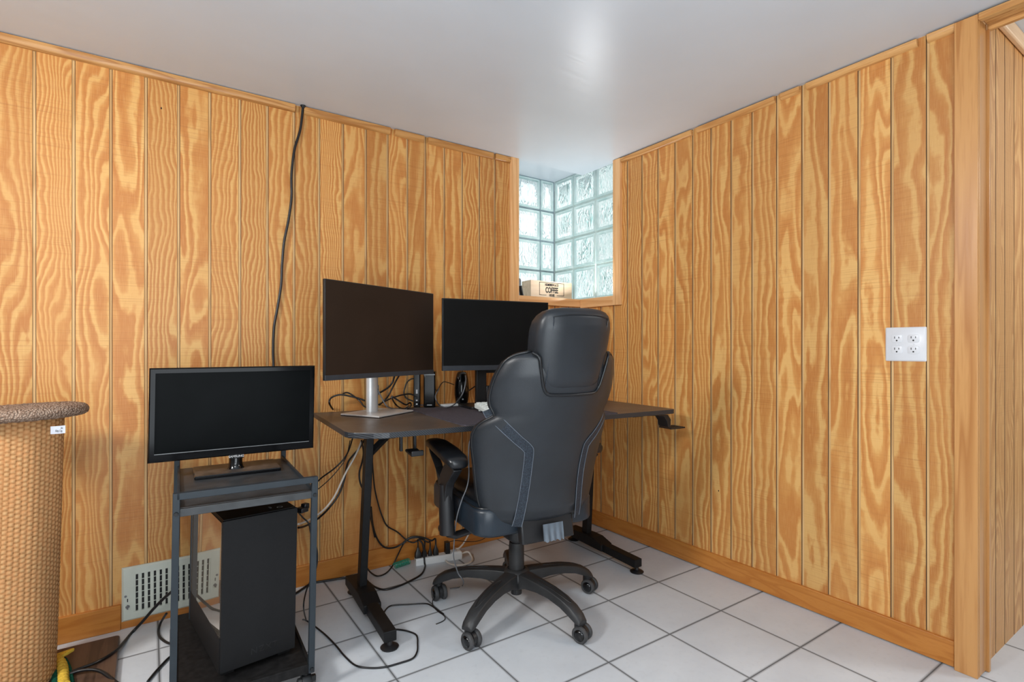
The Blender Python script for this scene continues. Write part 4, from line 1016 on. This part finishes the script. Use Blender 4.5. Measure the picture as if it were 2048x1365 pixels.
for i, (x, hh, hw_) in enumerate(PL):
    p = strip_pt(x, 0, 0.034)
    t = thing('power_plug', LB[i], 'plug', p, ang, 'black plugs in the power strip')
    b = MB(); b.loft([[(q * k_, r_ * k_, z) for q, r_ in rrect(hw_ * 2, hw_ * 1.7, 0.004, 3)] for z, k_ in ((0, 1), (hh * 0.7, 0.95), (hh + 0.006, 0.45), (hh + 0.018, 0.30))]); b.build('plug_body', M_cable, t, smooth=50)
    pts = [Vector(q) for q in CP[i]]
    inv = Matrix.Rotation(-ang, 3, 'Z')
    cable('cord', '', '', [inv @ (q - Vector(p)) for q in pts], 0.0042 if i in (1, 3) else 0.0034, M_cable, parent=t)
p = strip_pt(0.158, 0, 0.034)
t = thing('power_adapter', 'tall flat black adapter block standing on the power strip', 'adapter', p, ang)
b = MB(); b.bx(-0.011, 0.011, -0.016, 0.016, 0, 0.055); b.build('block', M_cable, t, bevel=0.002)
inv = Matrix.Rotation(-ang, 3, 'Z')
cable('cord', '', '', [inv @ (Vector(q) - Vector(p)) for q in (strip_pt(0.16, 0, 0.086), (-0.9035,-0.1,0.0871), (-0.8269,-0.08,0.0604), (-0.7682,-0.08,0.0509), (-0.7231,-0.07,0.0517), (-0.6802,-0.06,0.0637), (-0.6111,-0.05,0.0338))], 0.0018, M_cable, parent=t)
cable('strip_cord', 'thick white cord curling from the right end of the power strip', 'cord', [strip_pt(Ls - 0.002, 0, 0.02), strip_pt(Ls + 0.035, 0.004, 0.022), (-0.8359,-0.1312,0.008), (-0.8524,-0.1744,0.006), (-0.8875,-0.2017,0.006), (-0.9307,-0.2007,0.006), (-0.9615,-0.1727,0.006), (-0.9703,-0.138,0.006), (-0.9635,-0.0986,0.006)], 0.0045, M_cable_wh)
cable('white_cable', 'white cable rising from the power strip behind the chair seat', 'cable', [strip_pt(Ls - 0.03, 0.012, 0.045), (-0.8812,-0.09,0.0421), (-0.8416,-0.07,0.0554), (-0.8041,-0.05,0.0827), (-0.7746,-0.04,0.1128), (-0.7445,-0.04,0.1593), (-0.7262,-0.05,0.25), (-0.7414,-0.1,0.3924)], 0.0042, M_cable_wh)
# green plastic spring
A_ = (-1.204,-0.0379,0.014); B_ = (-1.122,-0.0224,0.014); b = MB(); pts = []
A_ = (A_[0], A_[1] - 0.012, 0.0145); B_ = (B_[0], B_[1] - 0.012, 0.0145)
ax = (Vector(B_) - Vector(A_)); Lx = ax.length; ax.normalize(); sd = Vector((-ax.y, ax.x, 0))
for i in range(11 * 14 + 1):
    a = 2 * PI * i / 14; pts.append(Vector(A_) + ax * Lx * i / (11 * 14) + sd * 0.0125 * math.cos(a) + Vector((0, 0, 1)) * 0.0125 * math.sin(a))
b.tube(pts, 0.0019, 6); tag(b.build('cat_spring', M_green, smooth=60), 'green plastic coil spring toy against the baseboard', 'toy')

# ------------------------------------------------------------------ loose cables
cable('hanging_cord', 'black cord hanging from the ceiling down the left wall', 'cord', [(-1.604,0,2.12), (-1.606,0.003,2.072), (-1.616,0.004,1.99), (-1.639,0.004,1.902), (-1.651,0.004,1.791), (-1.651,0.004,1.694), (-1.663,0.004,1.595), (-1.681,0.004,1.496), (-1.689,0.004,1.399), (-1.693,0.004,1.313), (-1.707,0.004,1.216), (-1.721,0.004,1.13), (-1.725,0.002,1.035), (-1.724,-0.005,0.95), (-1.727,-0.03,0.8252), (-1.757,-0.06,0.7059), (-1.792,-0.1,0.6237)], 0.0052, M_cable)
b = MB(); c = (-1.605,-0.004,2.118); b.lathe([(0.012, 0.0), (0.010, -0.004), (0.004, -0.012)], (c[0], c[1], 2.0995), 12); tag(b.build('cord_clip', M_cable), 'small black clip on the ceiling above the hanging cord', 'clip')
# loop on the left of the desk
cable('cable_loop', 'black cable loop rising from the left rear of the desk against the wall', 'cable', [(-1.47,0.0176,0.762), (-1.499,-0.03,0.795), (-1.497,-0.03,0.8148), (-1.479,-0.03,0.8273), (-1.451,-0.04,0.8333), (-1.414,-0.05,0.8254), (-1.381,-0.06,0.8155), (-1.352,-0.07,0.8034)], 0.0040, M_cable)
cable('thin_cable', 'second black cable bent behind the silver monitor stand', 'cable', [(-1.44,-0.03,0.8365), (-1.419,-0.03,0.84), (-1.393,-0.04,0.8236), (-1.372,-0.06,0.8014), (-1.363,-0.08,0.7823), (-1.351,-0.1,0.7744)], 0.0034, M_cable)
cable('thin_cable', 'dark cable drooping from the left monitor to the desk, right of its silver neck', 'cable', [(-1.339,-0.1677,0.9137), (-1.341,-0.1786,0.8772), (-1.33,-0.186,0.8488), (-1.31,-0.1874,0.8084), (-1.295,-0.1973,0.7843), (-1.223,-0.1043,0.761), (-1.185,-0.1182,0.761), (-1.114,-0.0113,0.761)], 0.0030, M_cable_gr)
cable('monitor_cable', 'thick black cable sloping down behind the left monitor neck', 'cable', [(-1.208,-0.06,0.9119), (-1.214,-0.05,0.8811), (-1.234,-0.05,0.8584), (-1.263,-0.05,0.841), (-1.298,-0.06,0.8271), (-1.341,-0.09,0.8157)], 0.0045, M_cable)
cable('monitor_cable', 'black cable slanting from the monitor underside to the desk rear', 'cable', [(-1.187,-0.07,0.9164), (-1.196,-0.05,0.8875), (-1.212,-0.04,0.8498), (-1.232,-0.04,0.8154), (-1.255,-0.05,0.7964), (-1.253,0.0345,0.763)], 0.0038, M_cable)
cable('signal_cable', 'black cable with a bulky plug leading left from the thin device', 'cable', [(-1.084,-0.06,0.7997), (-1.121,-0.05,0.8201), (-1.161,-0.05,0.8197), (-1.189,-0.05,0.814), (-1.219,-0.05,0.8061), (-1.254,-0.06,0.7948), (-1.293,-0.08,0.7826)], 0.0036, M_cable)
cable('signal_cable', 'black cable arching over to the top of the thin device', 'cable', [(-1.084,-0.05,0.8885), (-1.109,-0.04,0.8937), (-1.13,-0.03,0.8794), (-1.143,-0.03,0.8534), (-1.148,-0.03,0.8224), (-1.139,-0.04,0.8011), (-1.11,-0.05,0.7859)], 0.0034, M_cable)
cable('tangled_cable', 'tangled black cable loop on the desk between the monitor base and mat', 'cable', [(-1.362,-0.4143,0.85), (-1.343,-0.4015,0.84), (-1.264,-0.2635,0.81), (-1.179,-0.1277,0.78), (-1.127,-0.054,0.78), (-1.125,-0.0599,0.766), (-1.192,-0.1694,0.764), (-1.195,-0.094,0.764), (-1.204,-0.0571,0.78), (-1.297,-0.2487,0.83)], 0.0038, M_cable)
cable('white_usb_cable', 'short white cable lying on the desk behind the silver base', 'cable', [(-1.234,0.0459,0.762), (-1.196,0.0605,0.762), (-1.151,0.089,0.763), (-1.106,0.1203,0.764), (-1.071,0.1266,0.764)], 0.0030, M_cable_wh)
cable('edge_cable', 'grey cable running along the rear edge of the desk mat', 'cable', [(-1.109,-0.0481,0.764), (-1.072,-0.0463,0.764), (-1.03,-0.0473,0.764), (-0.9757,-0.0132,0.764), (-0.8932,0.0673,0.764)], 0.0028, M_cable_gr)
cable('speaker_cable', 'grey cable looping from the top of the oval speaker onto the mat', 'cable', [(-0.929,-0.2414,0.9115), (-0.9428,-0.2683,0.8898), (-0.9544,-0.2725,0.8487), (-0.9678,-0.2633,0.814), (-0.9427,-0.1525,0.768), (-1.011,-0.2067,0.764), (-1.002,-0.1214,0.764), (-1.042,-0.1644,0.7938), (-1.037,-0.1436,0.8132), (-1.018,-0.1205,0.8273), (-0.9961,-0.0988,0.8442)], 0.0030, M_cable_gr)
cable('speaker_cable', 'thin black cable bent between the tall black box and the speaker', 'cable', [(-0.9942,-0.04,0.8157), (-0.9674,-0.03,0.8337), (-0.9508,-0.03,0.8605), (-0.934,-0.03,0.8724), (-0.9139,-0.04,0.8672), (-0.904,-0.08,0.859)], 0.0022, M_cable)
cable('stand_cable', 'black cable between the oval speaker and the black monitor stand', 'cable', [(-0.8467,-0.12,0.8267), (-0.8296,-0.14,0.8446), (-0.8249,-0.2,0.8701)], 0.003, M_cable)
b = MB(); A_ = dk(0.655, -0.045, 0); b.loft([[(A_[0] + x, A_[1] + y, z) for x, y in rrect(0.15, 0.05, 0.012, 3)] for z in (DZ + 0.0002, DZ + 0.011)]); tag(b.build('white_hub', M_white, bevel=0.002), 'flat white device lying behind the oval speaker', 'device')
# bundle dropping from the desk to the cart
cable('desk_cable', 'black cable sagging from the desk underside to the cart, upper one', 'cable', [(-1.435,-0.15,0.6506), (-1.434,-0.1,0.5952), (-1.45,-0.08,0.5541), (-1.493,-0.08,0.5156), (-1.548,-0.1,0.4899), (-1.595,-0.15,0.4754), (-1.652,-0.2,0.4642)], 0.0034, M_cable)
cable('desk_cable', 'thin black cable sagging just below the upper one toward the cart', 'cable', [(-1.445,-0.15,0.643), (-1.44,-0.09,0.5722), (-1.459,-0.08,0.5288), (-1.504,-0.08,0.48), (-1.558,-0.1,0.4466), (-1.632,-0.2,0.4472)], 0.0022, M_cable)
cable('white_cable', 'white cable sagging from the desk underside to the computer', 'cable', [(-1.395,-0.15,0.6381), (-1.394,-0.1,0.5909), (-1.412,-0.08,0.5408), (-1.438,-0.07,0.4911), (-1.462,-0.07,0.4436), (-1.491,-0.07,0.3886), (-1.532,-0.08,0.3477), (-1.587,-0.12,0.3315), (-1.65,-0.2,0.3417), (-1.678,-0.25,0.3546)], 0.0042, M_cable_wh)
cable('desk_cable', 'thick black cable running beside the white cable to the computer', 'cable', [(-1.384,-0.15,0.637), (-1.39,-0.1,0.5949), (-1.415,-0.08,0.5588), (-1.429,-0.07,0.5344), (-1.435,-0.06,0.4999), (-1.444,-0.06,0.4522), (-1.47,-0.06,0.3897), (-1.518,-0.07,0.3386), (-1.577,-0.11,0.3143), (-1.642,-0.2,0.3262), (-1.678,-0.25,0.3409)], 0.0044, M_cable)
cable('desk_cable', 'black cable hanging left of the desk leg down behind it', 'cable', [(-1.405,-0.18,0.6434), (-1.376,-0.12,0.5811), (-1.369,-0.08,0.5289), (-1.378,-0.07,0.4832), (-1.375,-0.07,0.4379), (-1.359,-0.07,0.3972), (-1.337,-0.06,0.3506), (-1.317,-0.05,0.2532), (-1.295,-0.04,0.1654)], 0.0040, M_cable)
# baseboard cable behind desk foot, to the strip
cable('floor_cable', 'thick black cable along the baseboard from the cart to the desk foot', 'cable', [(-1.656,-0.0701,0.005), (-1.627,-0.0456,0.005), (-1.572,-0.0043,0.006), (-1.534,-0.006,0.006), (-1.493,-0.0155,0.006), (-1.441,-0.0262,0.006), (-1.403,-0.049,0.006)], 0.0046, M_cable)
cable('floor_cable', 'thin black cable looping over the floor in front of the desk foot', 'cable', [(-1.709,-0.4604,0.08), (-1.673,-0.3515,0.02), (-1.652,-0.368,0.004), (-1.633,-0.4608,0.004), (-1.621,-0.5552,0.004), (-1.615,-0.6391,0.004), (-1.601,-0.7102,0.004), (-1.567,-0.7492,0.004), (-1.525,-0.7714,0.004), (-1.476,-0.7781,0.004), (-1.432,-0.7777,0.004), (-1.404,-0.751,0.004), (-1.383,-0.7096,0.004), (-1.362,-0.6537,0.004), (-1.374,-0.6131,0.004), (-1.399,-0.5795,0.004), (-1.423,-0.5629,0.004)], 0.0030, M_cable)
cable('floor_cable', 'thin black cable on the tiles from the desk foot toward the chair caster', 'cable', [(-1.412,-0.4466,0.004), (-1.389,-0.4144,0.004), (-1.364,-0.3922,0.004), (-1.34,-0.394,0.004), (-1.287,-0.4222,0.004), (-1.234,-0.4506,0.004), (-1.221,-0.4796,0.004), (-1.216,-0.5276,0.004), (-1.211,-0.5694,0.004)], 0.0028, M_cable)
cable('floor_cable', 'hair-thin black cable squiggle on the tiles left of the chair caster', 'cable', [(-1.169,-0.4083,0.003), (-1.199,-0.4465,0.003), (-1.216,-0.4909,0.003), (-1.219,-0.5377,0.003), (-1.214,-0.5791,0.003), (-1.223,-0.6052,0.003), (-1.241,-0.6155,0.003), (-1.268,-0.6192,0.003)], 0.0016, M_cable)
cable('headset_cable', 'grey cable hanging down beside the chair back to the floor', 'cable', [(-1.158,-0.7145,0.7334), (-1.177,-0.7137,0.6923), (-1.18,-0.7116,0.6366), (-1.184,-0.7214,0.5741), (-1.19,-0.7172,0.5279), (-1.205,-0.7068,0.4818), (-1.214,-0.6886,0.4233), (-1.207,-0.6568,0.3574), (-1.201,-0.6369,0.2935), (-1.198,-0.627,0.2477), (-1.188,-0.6214,0.2131), (-1.168,-0.6113,0.1662), (-1.143,-0.6036,0.1303), (-1.029,-0.3929,0.004), (-1.056,-0.3977,0.004), (-1.088,-0.3879,0.004)], 0.0024, M_cable_gr)
# right of the cart
cable('cart_cable', 'thin black cable hanging beside the right legs of the cart', 'cable', [(-1.74,-0.5352,0.4834), (-1.728,-0.5438,0.4664), (-1.712,-0.5543,0.4461), (-1.7,-0.5383,0.4018), (-1.679,-0.5169,0.3529), (-1.672,-0.5095,0.3142), (-1.675,-0.5076,0.2739), (-1.689,-0.4977,0.2336), (-1.715,-0.5286,0.2047), (-1.731,-0.5657,0.1728), (-1.667,-0.3234,0.01)], 0.0026, M_cable)
b = MB(); c = (-1.745,-0.6048,0.5118); b.box(c, (0.03, 0.03, 0.016), R(30)); b.box((c[0] + .012, c[1] + .008, c[2] + 0.008), (0.02, 0.02, 0.018), R(30)); o = b.build('usb_plug', M_cable, bevel=0.003); tag(o, 'small black plug at the top right edge of the computer tower', 'plug')
# left floor
cable('floor_cable', 'thick black cable sweeping over the dark base board up to the vent', 'cable', [(-2.407,-0.3131,0.028), (-2.38,-0.2897,0.028), (-2.339,-0.272,0.027), (-2.291,-0.2511,0.026), (-2.247,-0.188,0.02), (-2.213,-0.05,0.001), (-2.179,-0.05,0.0347), (-2.149,-0.06,0.0727), (-2.118,-0.08,0.1111), (-2.088,-0.1,0.1423)], 0.0052, M_cable)
cable('floor_cable', 'black cable arching beside the front edge of the base board', 'cable', [(-2.411,-0.3215,0.028), (-2.384,-0.3058,0.03), (-2.349,-0.297,0.032), (-2.314,-0.3094,0.034), (-2.286,-0.3303,0.03), (-2.259,-0.3688,0.02), (-2.232,-0.4152,0.01)], 0.0050, M_cable)
cable('floor_cable', 'black cable curling down beside the left rear leg of the cart', 'cable', [(-2.107,-0.12,0.0727), (-2.123,-0.0627,0.02), (-2.131,-0.093,0.006), (-2.128,-0.1437,0.006), (-2.115,-0.1877,0.006), (-2.099,-0.2186,0.006), (-2.076,-0.2417,0.006)], 0.0042, M_cable)
cable('floor_cable', 'black cable on the tiles at the left front leg of the cart', 'cable', [(-2.162,-0.4301,0.005), (-2.143,-0.3873,0.005), (-2.123,-0.3495,0.005), (-2.101,-0.3131,0.005), (-2.072,-0.289,0.006)], 0.0042, M_cable)

# ------------------------------------------------------------------ light and camera
w = bpy.data.worlds.new('World'); S.world = w; w.use_nodes = True
nt = w.node_tree; nt.nodes.clear()
out = nt.nodes.new('ShaderNodeOutputWorld'); bg = nt.nodes.new('ShaderNodeBackground'); nt.links.new(bg.outputs[0], out.inputs[0])
tc = nt.nodes.new('ShaderNodeTexCoord'); sepx = nt.nodes.new('ShaderNodeSeparateXYZ'); nt.links.new(tc.outputs['Generated'], sepx.inputs[0])
rmp = nt.nodes.new('ShaderNodeValToRGB'); mp = nt.nodes.new('ShaderNodeMapRange')
mp.inputs[1].default_value = -1; mp.inputs[2].default_value = 1; nt.links.new(sepx.outputs[2], mp.inputs[0]); nt.links.new(mp.outputs[0], rmp.inputs[0])
cr = rmp.color_ramp; cr.elements[0].position = 0.40; cr.elements[0].color = (0.45, 0.47, 0.47, 1); cr.elements[1].position = 0.62; cr.elements[1].color = (1, 1, 1, 1)
nt.links.new(rmp.outputs[0], bg.inputs[0]); bg.inputs[1].default_value = 0.45

def area(name, loc, target, size, power, col=(1, 1, 1), sy=None):
    l = bpy.data.lights.new(name, 'AREA'); l.energy = power; l.color = col; l.size = size
    if sy: l.shape = 'RECTANGLE'; l.size_y = sy
    o = bpy.data.objects.new(name, l); COL.objects.link(o); o.location = loc
    o.rotation_euler = (Vector(target) - Vector(loc)).to_track_quat('-Z', 'Y').to_euler(); return o
area('ceiling_lamp', (-3.75, -1.35, 2.0), (-0.8, -0.9, 0.5), 0.4, 52, (1.0, 0.98, 0.95))
area('room_lamp', (-2.6, -2.6, 2.07), (-1.5, -1.0, 0.4), 0.5, 20, (1.0, 0.98, 0.95))
area('hall_fill', (1.0, -3.0, 2.1), (0.8, -2.2, 0.6), 0.5, 24, (1.0, 0.98, 0.95))  # unseen fill added to brighten the hall panelling
area('bounce_fill', (-2.2, -3.1, 0.95), (-1.4, -1.5, 2.6), 1.6, 50, (0.86, 0.94, 1.0))  # added fill, aimed up to brighten the ceiling
area('sill_fill', (-0.02, -0.10, 1.345), (-0.35, -0.25, 2.6), 0.12, 3.6, (0.95, 0.98, 1.0))  # hidden light added on the sill to brighten the recess ceiling
area('daylight_left', (-0.2, 0.9, 1.95), (-0.2, 0.0, 1.95), 2.4, 22, (0.93, 0.98, 1.0), 2.4)
area('daylight_right', (0.9, 0.2, 1.95), (0.0, 0.2, 1.95), 2.4, 15, (0.93, 0.98, 1.0), 2.4)

cam = bpy.data.cameras.new('Camera'); co = bpy.data.objects.new('Camera', cam); COL.objects.link(co)
co.location = (-2.157, -2.430, 1.041); co.rotation_euler = (R(90), 0, R(-34.3))
cam.sensor_width = 36; cam.lens = 36 * 1062 / 2048; cam.shift_y = 14.5 / 2048; cam.clip_start = 0.05
S.camera = co
S.view_settings.view_transform = 'Standard'; S.view_settings.look = 'None'; S.view_settings.exposure = -0.13
S.cycles.use_denoising = True; S.cycles.use_adaptive_sampling = True; S.cycles.adaptive_threshold = 0.02
S.cycles.max_bounces = 7; S.cycles.diffuse_bounces = 4; S.cycles.glossy_bounces = 3; S.cycles.transmission_bounces = 6; S.cycles.caustics_reflective = False; S.cycles.caustics_refractive = False
S.cycles.sample_clamp_indirect = 6
